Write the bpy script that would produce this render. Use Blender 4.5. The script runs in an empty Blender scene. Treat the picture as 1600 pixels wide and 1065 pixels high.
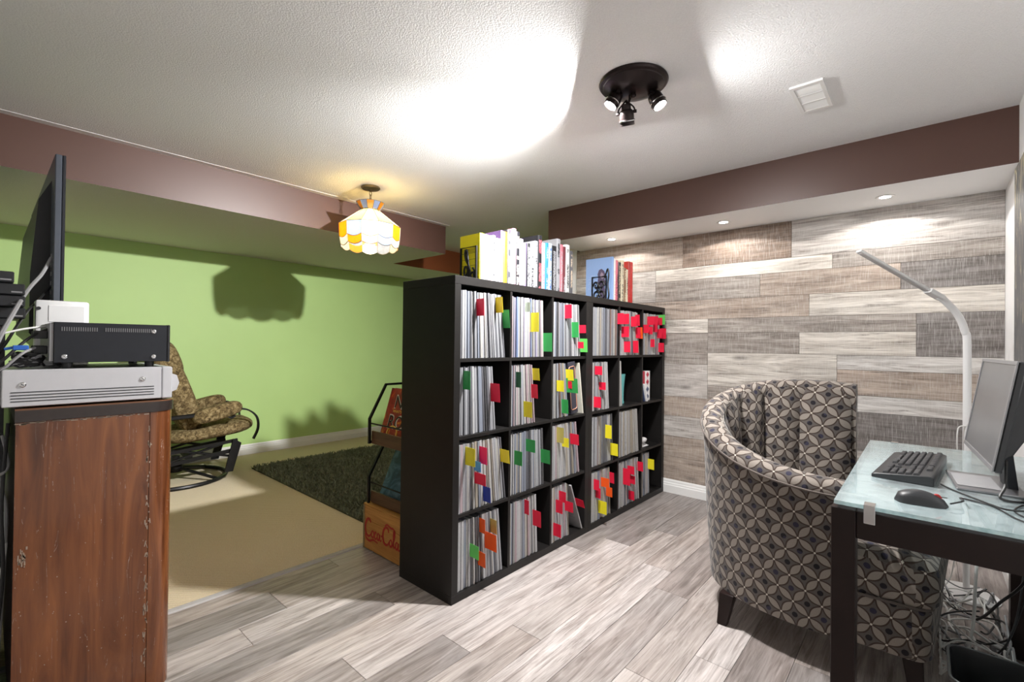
import bpy, bmesh, math, random
from mathutils import Vector, Matrix, Euler
random.seed(7)
R = math.radians
scene = bpy.context.scene
COL = scene.collection

# ------------------------------------------------------------------ camera
YAW, PITCH, ROLL, CAMH = .7242, .0076, -.0115, 1.1603
fw = Vector((math.cos(YAW)*math.cos(PITCH), math.sin(YAW)*math.cos(PITCH), math.sin(PITCH)))
rt = Vector((math.sin(YAW), -math.cos(YAW), 0)); up = rt.cross(fw)
rc = rt*math.cos(ROLL) - up*math.sin(ROLL); uc = rt*math.sin(ROLL) + up*math.cos(ROLL)
cam = bpy.data.cameras.new('camera'); cam.sensor_width = 36; cam.lens = 730.73/1600*36; cam.clip_start = .02
camo = bpy.data.objects.new('camera', cam); COL.objects.link(camo)
camo.matrix_world = Matrix(((rc.x, uc.x, -fw.x, 0), (rc.y, uc.y, -fw.y, 0), (rc.z, uc.z, -fw.z, CAMH), (0, 0, 0, 1)))
scene.camera = camo

# ------------------------------------------------------------------ world, lights, exposure
world = bpy.data.worlds.new('world'); scene.world = world; world.use_nodes = True
world.node_tree.nodes['Background'].inputs[0].default_value = (1, 1, 1, 1)
world.node_tree.nodes['Background'].inputs[1].default_value = .3
SPOT_W = (21, 6.5, 4.5)         # the three heads of the ceiling fixture
BEAM_W = 160                      # narrower beam of the head aimed at the green wall
DOWN_W = 4.6                       # each recessed downlight
PENDANT_W = 4.0
vs = scene.view_settings
vs.view_transform = 'Standard'; vs.look = 'None'; vs.gamma = 1; vs.use_curve_mapping = False
vs.exposure = 1.48

def spot_light(name, loc, target, watts, deg, blend, size, color, parent=None):
    l = bpy.data.lights.new(name, 'SPOT'); l.energy = watts; l.spot_size = R(deg); l.spot_blend = blend
    l.shadow_soft_size = size; l.color = color
    o = bpy.data.objects.new(name, l); COL.objects.link(o)
    d = Vector(target) - Vector(loc)
    o.location = loc; o.rotation_euler = d.to_track_quat('-Z', 'Y').to_euler()
    return o
def disc_light(name, loc, d, watts, size, color):
    l = bpy.data.lights.new(name, 'AREA'); l.shape = 'DISK'; l.size = size; l.energy = watts; l.color = color
    o = bpy.data.objects.new(name, l); COL.objects.link(o)
    o.location = loc; o.rotation_euler = Vector(d).to_track_quat('-Z', 'Y').to_euler()
    return o
def point_light(name, loc, watts, size, color):
    l = bpy.data.lights.new(name, 'POINT'); l.energy = watts; l.shadow_soft_size = size; l.color = color
    o = bpy.data.objects.new(name, l); COL.objects.link(o); o.location = loc
    return o

# ------------------------------------------------------------------ mesh helpers
class G:
    def __init__(s): s.v = []; s.f = []; s.uv = {}; s.fm = []; s.cm = 0
    def add(s, vs_, fs, uv=None):
        b = len(s.v); s.v += [tuple(p) for p in vs_]
        for f in fs: s.f.append(tuple(b+i for i in f)); s.fm.append(s.cm)
        if uv:
            for i, t in enumerate(uv): s.uv[b+i] = t
        return s
    def box(s, c, d, rot=None):
        M = (rot if isinstance(rot, Matrix) else Euler(rot).to_matrix()) if rot is not None else None
        P = []
        for x in (-.5, .5):
            for y in (-.5, .5):
                for z in (-.5, .5):
                    p = Vector((x*d[0], y*d[1], z*d[2]))
                    if M is not None: p = M @ p
                    P.append(p + Vector(c))
        return s.add(P, [(0,1,3,2),(4,6,7,5),(0,4,5,1),(2,3,7,6),(0,2,6,4),(1,5,7,3)])
    def mm(s, a, b): return s.box([(a[i]+b[i])/2 for i in range(3)], [abs(b[i]-a[i]) for i in range(3)])
    def tube(s, pts, r, n=8, closed=False, cap=True, flat=None):
        pts = [Vector(p) for p in pts]; m = len(pts)
        rr = r if isinstance(r, (list, tuple)) else [r]*m
        T = []
        for i in range(m):
            a = pts[(i-1) % m] if (closed or i > 0) else pts[i]
            b = pts[(i+1) % m] if (closed or i < m-1) else pts[i]
            d = b-a
            T.append(d.normalized() if d.length > 1e-9 else Vector((0, 0, 1)))
        ref = Vector((0, 0, 1)) if abs(T[0].z) < .9 else Vector((1, 0, 0))
        nrm = (ref - T[0]*ref.dot(T[0])).normalized(); P = []
        for i in range(m):
            nrm = nrm - T[i]*nrm.dot(T[i])
            nrm = nrm.normalized() if nrm.length > 1e-6 else T[i].orthogonal().normalized()
            bn = T[i].cross(nrm)
            for k in range(n):
                a = 2*math.pi*k/n + (math.pi/4 if n == 4 else 0)
                sx = flat if flat else 1
                P.append(pts[i] + nrm*math.cos(a)*rr[i]*sx + bn*math.sin(a)*rr[i])
        F = []
        for i in range(m if closed else m-1):
            j = (i+1) % m
            for k in range(n): F.append((i*n+k, i*n+(k+1) % n, j*n+(k+1) % n, j*n+k))
        if not closed and cap:
            F.append(tuple(reversed(range(n)))); F.append(tuple(range((m-1)*n, m*n)))
        return s.add(P, F)
    def cyl(s, a, b, r0, r1=None, n=16): return s.tube([a, b], [r0, r0 if r1 is None else r1], n)
    def lathe(s, prof, c=(0, 0, 0), n=32, M=None):
        P = []; F = []; m = len(prof)
        for r, z in prof:
            for k in range(n):
                a = 2*math.pi*k/n; p = Vector((r*math.cos(a), r*math.sin(a), z))
                if M is not None: p = M @ p
                P.append(p + Vector(c))
        for i in range(m-1):
            for k in range(n): F.append((i*n+k, i*n+(k+1) % n, (i+1)*n+(k+1) % n, (i+1)*n+k))
        if prof[0][0] > 1e-5: F.append(tuple(reversed(range(n))))
        if prof[-1][0] > 1e-5: F.append(tuple(range((m-1)*n, m*n)))
        return s.add(P, F)
    def prism(s, poly, h0, h1, axis='z'):
        n = len(poly)
        def q(a, b, h): return {'z': (a, b, h), 'y': (a, h, b), 'x': (h, a, b)}[axis]
        P = [q(a, b, h0) for a, b in poly] + [q(a, b, h1) for a, b in poly]
        F = [tuple(range(n)), tuple(range(n, 2*n))] + [(i, (i+1) % n, n+(i+1) % n, n+i) for i in range(n)]
        return s.add(P, F)
    def grid(s, fn, nu, nv, uvf=None, cu=False, cv=False):
        P = []; U = []
        for i in range(nu):
            for j in range(nv):
                P.append(fn(i, j)); U.append(uvf(i, j) if uvf else (i/nu, j/nv))
        F = []
        for i in range(nu if cu else nu-1):
            for j in range(nv if cv else nv-1):
                a, b = (i+1) % nu, (j+1) % nv
                F.append((i*nv+j, a*nv+j, a*nv+b, i*nv+b))
        return s.add(P, F, U)

def mesh_of(g, name, mats, bevel=0, seg=1, smooth=35, weld=False, attr=None):
    me = bpy.data.meshes.new(name); me.from_pydata(g.v, [], g.f); me.update()
    mats = mats if isinstance(mats, (list, tuple)) else [mats]
    for m in mats: me.materials.append(m)
    if any(g.fm):
        for p, k in zip(me.polygons, g.fm): p.material_index = k
    if g.uv:
        lay = me.uv_layers.new(name='UVMap')
        for lp in me.loops: lay.data[lp.index].uv = g.uv.get(lp.vertex_index, (0, 0))
    bm = bmesh.new(); bm.from_mesh(me)
    if weld: bmesh.ops.remove_doubles(bm, verts=bm.verts, dist=1e-5)
    bmesh.ops.recalc_face_normals(bm, faces=bm.faces)
    if bevel: bmesh.ops.bevel(bm, geom=list(bm.edges), offset=bevel, segments=seg, affect='EDGES', profile=.5, clamp_overlap=True)
    bm.to_mesh(me); bm.free()
    if smooth:
        for p in me.polygons: p.use_smooth = True
        me.set_sharp_from_angle(angle=R(smooth))
    return me
def obj(name, me, parent=None, loc=None, rot=None, color=None):
    o = bpy.data.objects.new(name, me); COL.objects.link(o)
    if parent: o.parent = parent
    if loc is not None: o.location = loc
    if rot is not None: o.rotation_euler = rot
    if color: o.color = (*color, 1)
    return o
def part(g, name, mats, parent, label=None, loc=None, rot=None, color=None, **k):
    o = obj(name, mesh_of(g, name, mats, **k), parent, loc, rot, color)
    if label: o['label'] = label
    return o
def tag(o, label, cat, group=None):
    o['label'] = label; o['category'] = cat
    if group: o['group'] = group
    return o
def thing(name, label, cat, loc=(0, 0, 0), rot=None, group=None):
    o = bpy.data.objects.new(name, None); COL.objects.link(o); o.location = loc; o.empty_display_size = .1
    if rot is not None: o.rotation_euler = rot
    return tag(o, label, cat, group)
def one(g, name, mats, label, cat, loc=(0, 0, 0), rot=None, group=None, color=None, **k):
    return tag(obj(name, mesh_of(g, name, mats, **k), None, loc, rot, color), label, cat, group)
def struct(g, name, mats, parent=None, label=None, loc=None, color=None, **k):
    o = obj(name, mesh_of(g, name, mats, **k), parent, loc, None, color)
    if not parent: o['kind'] = 'structure'
    if label: o['label'] = label
    return o
def crom(pts, n=8, closed=False):
    pts = [Vector(p) for p in pts]; m = len(pts); out = []
    for i in range(m if closed else m-1):
        g = lambda k: pts[k % m] if closed else pts[max(0, min(m-1, k))]
        p0, p1, p2, p3 = g(i-1), g(i), g(i+1), g(i+2)
        for j in range(n):
            t = j/n
            out.append(.5*((2*p1)+(p2-p0)*t+(2*p0-5*p1+4*p2-p3)*t*t+(3*p1-p0-3*p2+p3)*t**3))
    if not closed: out.append(pts[-1])
    return out
def text_into(g, body, size, M, ext=.0006):
    cu = bpy.data.curves.new('t', 'FONT'); cu.body = body; cu.size = size; cu.extrude = ext; cu.resolution_u = 3
    ob = bpy.data.objects.new('t', cu); COL.objects.link(ob)
    bpy.context.view_layer.update()
    me = bpy.data.meshes.new_from_object(ob.evaluated_get(bpy.context.evaluated_depsgraph_get()))
    g.add([M @ v.co for v in me.vertices], [tuple(p.vertices) for p in me.polygons])
    bpy.data.objects.remove(ob); bpy.data.curves.remove(cu); bpy.data.meshes.remove(me)

# ------------------------------------------------------------------ material helpers
class NT:
    def __init__(s, name):
        s.m = bpy.data.materials.new(name); s.m.use_nodes = True; s.t = s.m.node_tree
        s.b = s.t.nodes['Principled BSDF']; s.out = s.t.nodes['Material Output']
    def n(s, typ, ins=None, **kw):
        nd = s.t.nodes.new(typ)
        for k, v in kw.items(): setattr(nd, k, v)
        for k, v in (ins or {}).items(): s.put(nd.inputs[k], v)
        return nd
    def put(s, sock, v):
        if isinstance(v, bpy.types.NodeSocket): s.t.links.new(v, sock)
        elif isinstance(v, bpy.types.Node): s.t.links.new(v.outputs[0], sock)
        else: sock.default_value = v
    def ma(s, op, a, b=0., c=None):
        ins = {0: a, 1: b}
        if c is not None: ins[2] = c
        return s.n('ShaderNodeMath', ins, operation=op).outputs[0]
    def mix(s, f, a, b, mode='MIX'):
        nd = s.n('ShaderNodeMix', data_type='RGBA', blend_type=mode)
        s.put(nd.inputs[0], f); s.put(nd.inputs[6], a); s.put(nd.inputs[7], b)
        return nd.outputs[2]
    def ramp(s, f, stops):
        nd = s.n('ShaderNodeValToRGB', {0: f}); cr = nd.color_ramp
        while len(cr.elements) < len(stops): cr.elements.new(.5)
        for e, (p, c) in zip(cr.elements, stops): e.position = p; e.color = c if len(c) == 4 else (*c, 1)
        return nd.outputs[0]
    def coord(s, kind='Object', scale=(1, 1, 1), add=None):
        tc = s.n('ShaderNodeTexCoord').outputs[kind]
        if add is not None: tc = s.n('ShaderNodeVectorMath', {0: tc, 1: add}, operation='ADD').outputs[0]
        return s.n('ShaderNodeMapping', {0: tc, 3: scale}).outputs[0]
    def noise(s, vec, scale, detail=4, rough=.55, dist=0):
        return s.n('ShaderNodeTexNoise', {'Vector': vec, 'Scale': scale, 'Detail': detail, 'Roughness': rough, 'Distortion': dist}).outputs[0]
    def bump(s, h, st=.3, d=.01):
        nd = s.n('ShaderNodeBump', {'Strength': st, 'Distance': d, 'Height': h}); s.put(s.b.inputs['Normal'], nd.outputs[0])
    def set(s, **k):
        for a, v in k.items(): s.put(s.b.inputs[{'color': 'Base Color', 'rough': 'Roughness', 'metal': 'Metallic', 'spec': 'Specular IOR Level', 'coat': 'Coat Weight', 'trans': 'Transmission Weight', 'sheen': 'Sheen Weight', 'emit': 'Emission Color', 'es': 'Emission Strength'}[a]], v)
        return s.m
def c4(c): return (*c, 1) if len(c) == 3 else c
def mat(name, col, rough=.5, metal=0, var=.12, scale=30, bump=0, spec=.5, bscale=None, coat=0):
    t = NT(name); co = t.coord(); f = t.noise(co, scale)
    d = tuple(max(0, x*(1-var)) for x in col); l = tuple(min(1, x*(1+var)) for x in col)
    if bump: t.bump(t.noise(co, bscale or scale*4, 3), bump, .004)
    return t.set(color=t.mix(f, c4(d), c4(l)), rough=rough, metal=metal, spec=spec, coat=coat)
def rnd_off(t):
    r = t.n('ShaderNodeObjectInfo').outputs['Random']
    return t.n('ShaderNodeCombineXYZ', {0: t.ma('MULTIPLY', r, 37.), 1: t.ma('MULTIPLY', r, 91.), 2: t.ma('MULTIPLY', r, 13.)}).outputs[0]
def plank_mat(name, rough, saw=0., spec=.5):
    t = NT(name); off = rnd_off(t); oc = t.n('ShaderNodeObjectInfo').outputs['Color']
    g1 = t.noise(t.coord(scale=(.9, 9, 9), add=off), 3.2, 8, .62, 1.1)
    g2 = t.noise(t.coord(scale=(1.6, 55, 55), add=off), 3, 6, .65, .5)
    g3 = t.noise(t.coord(scale=(1.2, 3, 3), add=off), 2.3, 3, .5)
    f = t.ma('ADD', t.ma('MULTIPLY', g1, .66), t.ma('MULTIPLY', g2, .34))
    f = t.n('ShaderNodeMapRange', {0: f, 1: .34, 2: .64}).outputs[0]
    dark = t.mix(1., oc, (.40, .365, .345, 1), 'MULTIPLY'); lite = t.mix(1., oc, (1.22, 1.2, 1.19, 1), 'MULTIPLY')
    c = t.mix(f, dark, lite)
    c = t.mix(t.ma('MULTIPLY', t.n('ShaderNodeMapRange', {0: g3, 1: .35, 2: .7}).outputs[0], .35), c, (.46, .40, .365, 1), 'SOFT_LIGHT')
    vo = t.n('ShaderNodeTexVoronoi', {'Vector': t.coord(scale=(1.6, 5.5, 5.5), add=off), 'Scale': 1.25, 'Randomness': 1.})
    kn = t.n('ShaderNodeMapRange', {0: vo.outputs[0], 1: .03, 2: .15, 3: .85, 4: 0.}).outputs[0]
    crack = t.noise(t.coord(scale=(.5, 16, 16), add=off), 2.6, 6, .6, 1.6)
    ck = t.n('ShaderNodeMapRange', {0: t.ma('ABSOLUTE', t.ma('SUBTRACT', crack, .62)), 1: .0, 2: .028, 3: .75, 4: 0.}).outputs[0]
    c = t.mix(t.ma('MAXIMUM', kn, ck), c, (.13, .11, .10, 1))
    if saw:
        sx = t.noise(t.coord(scale=(110, 5, 5), add=off), 3, 3, .6)
        c = t.mix(t.ma('MULTIPLY', t.n('ShaderNodeMapRange', {0: sx, 1: .5, 2: .72}).outputs[0], saw), c, (.72, .70, .67, 1))
    t.bump(g2, .12, .002)
    return t.set(color=c, rough=rough, spec=spec)

def paint(name, col, rough=.6, bump=.06, var=.05):
    t = NT(name); co = t.coord(); f = t.noise(co, 2.2, 3); t.bump(t.noise(co, 240, 2), bump, .002)
    return t.set(color=t.mix(f, c4(tuple(x*(1-var) for x in col)), c4(tuple(min(1, x*(1+var)) for x in col))), rough=rough)
def popcorn(name, col):
    t = NT(name); co = t.coord()
    n1 = t.noise(co, 210, 4, .75); vo = t.n('ShaderNodeTexVoronoi', {'Vector': co, 'Scale': 150.}).outputs[0]
    h = t.ma('ADD', n1, t.ma('MULTIPLY', t.ma('SUBTRACT', 1., vo), .6))
    t.bump(h, .7, .0042)
    cf = t.n('ShaderNodeMapRange', {0: n1, 1: .3, 2: .7}).outputs[0]
    return t.set(color=t.mix(cf, c4(tuple(x*.92 for x in col)), c4(col)), rough=.95, spec=.1)

M_FLOOR = plank_mat('laminate', .38, spec=.4)
M_WPLANK = plank_mat('wall_plank_wood', .6, saw=.4, spec=.3)
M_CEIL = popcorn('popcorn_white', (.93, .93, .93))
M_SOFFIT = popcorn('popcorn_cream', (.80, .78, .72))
M_GREEN = paint('paint_green', (.47, .67, .25), .55)
M_BROWN = paint('paint_brown', (.090, .044, .033), .42, var=.1)
M_BROWN_LIT = paint('paint_brown_lamplit', (.30, .085, .03), .45, var=.15)  # bulkhead brown with the pendant's orange light put into the colour
M_WHITE = paint('paint_white', (.88, .88, .88), .55)
M_TRIM = mat('trim_white', (.84, .84, .83), .35, var=.03, scale=8)
def carpet_mat():
    t = NT('carpet_beige'); co = t.coord()
    w = t.n('ShaderNodeTexWave', {'Vector': co, 'Scale': 27., 'Distortion': 2.2, 'Detail': 2., 'Detail Scale': 6.}, bands_direction='DIAGONAL').outputs[1]
    n1 = t.noise(co, 260, 4, .7); n2 = t.noise(co, 3, 3)
    h = t.ma('ADD', t.ma('MULTIPLY', w, .6), n1); t.bump(h, .7, .006)
    c = t.mix(t.ma('MULTIPLY', h, .6), (.50, .40, .24, 1), (.76, .66, .46, 1))
    c = t.mix(t.ma('MULTIPLY', n2, .25), c, (.52, .43, .27, 1))
    return t.set(color=c, rough=.98, spec=.1, sheen=.2)
M_CARPET = carpet_mat()
M_SHELF = mat('blackbrown_laminate', (.0105, .0095, .0092), .42, var=.3, scale=12, bump=.05, spec=.3)
M_BLKMET = mat('black_metal', (.018, .018, .019), .4, .6, var=.2)
M_BLKPL = mat('black_plastic', (.02, .021, .024), .42, var=.2)
M_DGREY = mat('charcoal_metal', (.018, .020, .026), .45, .3, var=.15)
M_SILVER = mat('silver_metal', (.60, .60, .63), .38, .35, var=.05)
M_CHROME = mat('chrome', (.75, .75, .76), .15, 1, var=.05)
M_WPLAST = mat('white_plastic', (.80, .80, .80), .35, var=.03)
M_GPLAST = mat('grey_plastic', (.30, .30, .31), .45, var=.1)
M_ESPRESSO = mat('espresso_wood', (.014, .007, .006), .4, var=.3, scale=14, bump=.04, spec=.25)
M_BRONZE = mat('oil_bronze', (.030, .022, .022), .28, .75, var=.25)
M_BRASS = mat('aged_brass', (.20, .16, .09), .38, .9, var=.2)
M_PAPER = mat('page_paper', (.80, .77, .70), .8, var=.08, scale=90)
def emis(name, col, s):
    t = NT(name); t.set(color=c4(col), emit=c4(col), es=s, rough=.4); return t.m
M_BULB = emis('lamp_glass_lit', (1, .97, .93), 40)
M_DOWN = emis('downlight_lens_lit', (1, .98, .95), 25)
M_WARM = emis('warm_bulb_lit', (1, .80, .48), 14)

# ------------------------------------------------------------------ the room
HC, ZS = 2.292, 2.026           # ceiling, soffit underside
XW, YR, YG = 3.64, -.32, 5.20   # plank wall, right wall, green wall
YC = 2.41                       # carpet edge
X0, X1 = -1.5, 6.2
g = G().mm((X0-.1, YR-.1, -.12), (X1+.1, YG+.1, -.009)); floor = struct(g, 'floor', mat('subfloor', (.2, .19, .18), .8), smooth=0, label='grey wood-look laminate plank floor')
rows = [2.405, 2.28, 2.08, 1.925, 1.762, 1.605, 1.442, 1.28, 1.13, .974, .81, .647, .52, .36, .2, .04, -.13, -.32]
joints = {0: [1.24], 1: [.893, 2.3], 2: [.70, 1.9], 3: [1.227, 2.6], 4: [.2, 1.75, 2.9], 5: [.89, 2.26], 6: [.45, 1.23, 2.5], 7: [1.468, 2.83], 8: [.9, 2.36], 9: [1.2, 2.16, 3.2], 10: [1.55, 2.9], 11: [.7, 1.79, 3.0], 12: [1.3, 2.5], 13: [.9, 2.0, 3.1], 14: [1.5, 2.7], 15: [.8, 1.9, 3.0], 16: [1.3, 2.4]}
tones_f = [(.60, .555, .53), (.50, .455, .43), (.40, .36, .345), (.55, .50, .475), (.46, .425, .41), (.64, .60, .585), (.36, .335, .325)]
fixed = {(2, 1): 5, (1, 0): 6, (2, 0): 5, (0, 1): 5, (6, 1): 6, (5, 1): 5, (6, 2): 5, (8, 1): 5, (9, 2): 2, (7, 2): 6, (11, 1): 5, (10, 1): 1, (1, 1): 3, (12, 1): 2, (4, 1): 0, (3, 1): 1}
rf = random.Random(3)
for i in range(len(rows)-1):
    xs = [X0] + joints[i] + [XW]
    for j in range(len(xs)-1):
        a, b = xs[j]+.0007, xs[j+1]-.0007; L = b-a; W = rows[i]-rows[i+1]-.0014
        k = fixed.get((i, j), rf.randrange(7))
        tc = tones_f[k]; q = rf.uniform(.94, 1.06)
        g = G().box((0, 0, 0), (L, W, .008))
        struct(g, 'plank', M_FLOOR, floor, loc=((a+b)/2, (rows[i]+rows[i+1])/2, -.004), color=tuple(x*q*.78 for x in tc), bevel=.0008, smooth=0)
g = G().mm((X0, YC+.012, -.01), (X1, YG, .006)); struct(g, 'floor_carpet', M_CARPET, smooth=0, label='beige ribbed carpet floor')
g = G().mm((XW, YR, -.01), (X1, YC+.012, .0)); struct(g, 'floor_beyond', M_CARPET, smooth=0)
g = G(); g.prism([(YC-.012, 0), (YC-.006, .006), (YC+.012, .009), (YC+.022, .006), (YC+.022, 0)], X0, XW, 'x'); struct(g, 'trim_1', mat('strip_metal', (.36, .35, .34), .65), label='thin metal strip between laminate and carpet', smooth=0)
g = G().mm((X0-.1, YR-.1, HC), (X1+.1, YG+.1, HC+.1)); struct(g, 'ceiling', M_CEIL, smooth=0, label='white textured ceiling')
g = G().mm((X0-.1, YG, -.02), (X1+.1, YG+.1, HC)); struct(g, 'wall_left', M_GREEN, smooth=0, label='lime green painted wall')
g = G().mm((X0-.1, YR-.1, -.02), (X1+.1, YR, HC)); struct(g, 'wall_right', M_WHITE, smooth=0, label='white painted wall beside the desk')
g = G().mm((X0-.1, YR-.1, -.02), (X0, YG+.1, HC)); struct(g, 'wall_back', M_WHITE, smooth=0)
g = G().mm((X1, YR-.1, -.02), (X1+.1, YG+.1, HC)); struct(g, 'wall_end', M_WHITE, smooth=0)
g = G().mm((XW+.008, YR, -.02), (XW+.12, 2.43, HC)); wall_far = struct(g, 'wall_far', mat('wall_board', (.12, .11, .10), .8), smooth=0, label='accent wall of mixed grey and brown planks')
# plank cladding: (y_left, y_right, z_top, z_bottom, tone)
CR, LG, BR, DB, DG, WH, GB = (.66, .64, .595), (.54, .525, .505), (.43, .37, .32), (.30, .235, .19), (.235, .225, .22), (.68, .68, .665), (.36, .335, .31)
a_, b_, c_, d_, e_, f_, g_, h_, i_ = 1.776, 1.678, 1.518, 1.372, 1.265, 1.118, 1.024, .867, .765
E_ = 2.43
cl = [(E_, 1.435, 2.026, a_, BR), (1.435, .687, 2.026, a_, DB), (.687, YR, 2.026, a_, LG),
 (E_, 1.657, a_, c_, LG), (1.657, .455, a_, b_, CR), (.455, YR, a_, b_, GB), (1.657, .881, b_, c_, GB), (.881, .113, b_, c_, BR), (.113, YR, b_, c_, DG),
 (E_, .582, c_, d_, BR), (.582, YR, c_, d_, CR),
 (E_, 1.238, d_, e_, CR), (1.238, .041, d_, e_, GB), (.041, YR, d_, f_, DG),
 (E_, 1.238, e_, g_, GB), (1.238, .638, e_, f_, GB), (.638, .041, e_, f_, CR),
 (1.238, .427, f_, h_, CR), (.427, YR, f_, g_, WH), (.427, YR, g_, h_, BR),
 (E_, 1.238, g_, i_, LG), (1.238, .6, h_, i_, GB), (.6, YR, h_, i_, WH),
 (E_, .9, i_, .61, BR), (E_, .9, .61, .45, LG), (.9, YR, i_, .52, DG), (.9, YR, .52, .45, LG),
 (E_, .7, .45, .287, BR), (.7, YR, .45, .287, WH), (E_, 1.25, .287, .10, BR), (1.25, .35, .287, .10, LG), (.35, YR, .287, .10, LG)]
for ya, yb, za, zb, tn in cl:
    L = ya-yb-.0016; W = za-zb-.0016; q = rf.uniform(.95, 1.05)
    o = struct(G().box((0, 0, 0), (L, W, .008)), 'plank', M_WPLANK, wall_far, loc=(XW+.004, (ya+yb)/2, (za+zb)/2), color=tuple(x*q for x in tn), bevel=.0008, smooth=0)
    o.rotation_euler = Matrix(((0, 0, -1), (1, 0, 0), (0, -1, 0))).to_euler()
g = G().mm((XW+.008, 2.43, -.02), (X1, 2.5, HC)); struct(g, 'wall_partition', M_WHITE, smooth=0)

# bulkheads
g = G(); g.mm((3.15, YR, ZS+.0), (XW+.06, 2.39, HC)); g.fm = [1 if f == 4 else 0 for f in range(6)]
struct(g, 'bulkhead_right', [M_BROWN, M_WHITE], smooth=0, label='brown bulkhead with white underside over the plank wall')
YL, XE, Y2 = 3.475, 2.944, 4.343
g = G(); poly = [(X0, YL), (XE, YL), (XE, Y2), (X1, Y2), (X1, YG), (X0, YG)]
g.prism(poly, ZS, HC); g.fm[0] = 1; g.fm[3] = 0; g.fm[4] = 2  # set-back face takes the brown with lamplight painted in
struct(g, 'bulkhead_left', [M_BROWN, M_SOFFIT, M_BROWN_LIT], smooth=0, label='dark brown bulkhead above the green wall')
g = G().mm((X0, YL-.055, HC-.0015), (XE, YL-.0005, HC)); struct(g, 'trim_2', M_WHITE, smooth=0, label='smooth white strip along the brown bulkhead')

def baseboard(name, a, b, nrm, h=.105):
    a, b, nrm = Vector(a), Vector(b), Vector(nrm)
    prof = [(0, 0), (.016, 0), (.016, h*.55), (.012, h*.62), (.012, h*.70), (.008, h*.78), (.007, h*.9), (.003, h), (0, h)]
    P = [a+nrm*x+Vector((0, 0, z)) for x, z in prof] + [b+nrm*x+Vector((0, 0, z)) for x, z in prof]
    n = len(prof); g = G().add(P, [(i, (i+1) % n, n+(i+1) % n, n+i) for i in range(n)] + [tuple(range(n)), tuple(range(n, 2*n))])
    struct(g, name, M_TRIM, smooth=0, label='white moulded baseboard')
baseboard('baseboard_left', (X0, YG, .005), (X1, YG, .005), (0, -1, 0))
baseboard('baseboard_far', (XW, YR+.016, 0), (XW, 2.43, 0), (-1, 0, 0))
baseboard('baseboard_right', (X0, YR, 0), (XW, YR, 0), (0, 1, 0))

# ------------------------------------------------------------------ ceiling spotlight fixture
def spot_fixture(loc, label, heads, group=None):
    t = thing('ceiling_spotlight', label, 'ceiling light', loc, group=group)
    g = G().lathe([(.0, 0), (.143, 0), (.145, -.006), (.140, -.013), (.128, -.016), (.126, -.021), (.112, -.026), (.085, -.038), (.045, -.046), (.0, -.048)], n=48)
    part(g, 'canopy', M_BRONZE, t)
    part(G().lathe([(0, -.044), (.012, -.046), (.013, -.060), (.008, -.066), (0, -.067)], n=16), 'finial', M_BRONZE, t)
    for (base, bulb, target, watts) in heads:
        base, bulb, target = Vector(base), Vector(bulb), Vector(target)
        d = (target-(bulb+Vector(loc))).normalized(); rear = bulb-d*.088
        q = d.to_track_quat('Z', 'Y').to_matrix()
        hd = part(G().lathe([(0, 0), (.016, .0), (.020, .006), (.020, .022), (.028, .03), (.031, .045), (.031, .064), (.034, .066), (.034, .070), (.031, .072), (.031, .086), (.028, .088), (.028, .080), (0, .079)], rear, 24, q), 'spot_head', M_BRONZE, t)
        part(G().lathe([(.0325, .0675), (.0355, .0675), (.0355, .0705), (.0325, .0705)], rear, 24, q), 'chrome_ring', M_CHROME, hd)
        part(G().lathe([(0, .0795), (.026, .0795), (.026, .0835), (.018, .087), (0, .088)], rear, 20, q), 'bulb', M_BULB, hd)
        mid = rear+d*.036; side = d.cross(Vector((0, 0, 1))).normalized()
        arm = G()
        top = base+Vector((0, 0, -.022))
        arm.tube([base, top, top*.4+mid*.6+Vector((0, 0, .012)), mid-d*.04+Vector((0, 0, .008))], .006, 8)
        for s in (-1, 1):
            arm.tube(crom([mid-d*.04+Vector((0, 0, .008)), mid+side*s*.030-d*.02, mid+side*s*.037], 5), .0035, 6)
            arm.cyl(mid+side*s*.028, mid+side*s*.043, .007, n=10)
        part(arm, 'yoke_arm', M_BRONZE, t)
        if watts: disc_light('spot_lamp', Vector(loc)+bulb+d*.003, d, watts, .046, (1, .985, .97))
    return t
FX = Vector((1.835, .945, HC))
spot_fixture(FX, 'dark bronze ceiling fixture with three adjustable spot heads', [
    ((-.03, .075, -.03), (-.045, .085, -.092), (1.0, 1.953, .22), SPOT_W[0]),
    ((.07, -.06, -.03), (.078, -.088, -.100), (2.1, -.15, .3), SPOT_W[1]),
    ((.01, .02, -.04), (.028, .040, -.165), (2.75, 1.25, .2), SPOT_W[2])])

spot_light('spot_lamp_beam', FX+Vector((-.049, .092, -.098)), (1.15, 5.2, .80), BEAM_W, 92, 1.0, .022, (1, .985, .97))
for i, (x, y) in enumerate(((3.39, .176), (3.39, 1.052), (3.37, 1.913))):
    lab = ['small recessed downlight in the white soffit nearest the right wall', 'small recessed downlight at the middle of the white soffit', 'small recessed downlight in the white soffit above the bookcase'][i]
    t = thing('recessed_downlight', lab, 'downlight', (x, y, ZS), group='downlights in the soffit')
    part(G().lathe([(.026, -.0005), (.045, -.0005), (.045, -.003), (.040, -.005), (.028, -.004), (.026, -.002)], n=32), 'trim_ring', M_TRIM, t)
    part(G().lathe([(0, -.0015), (.026, -.0015), (.026, -.003), (0, -.0035)], n=24), 'lens', M_DOWN, t)
    spot_light('downlight_lamp', (x, y, ZS-.008), (x, y, 0), DOWN_W, 152, .10, .012, (1, .96, .91))

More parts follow.
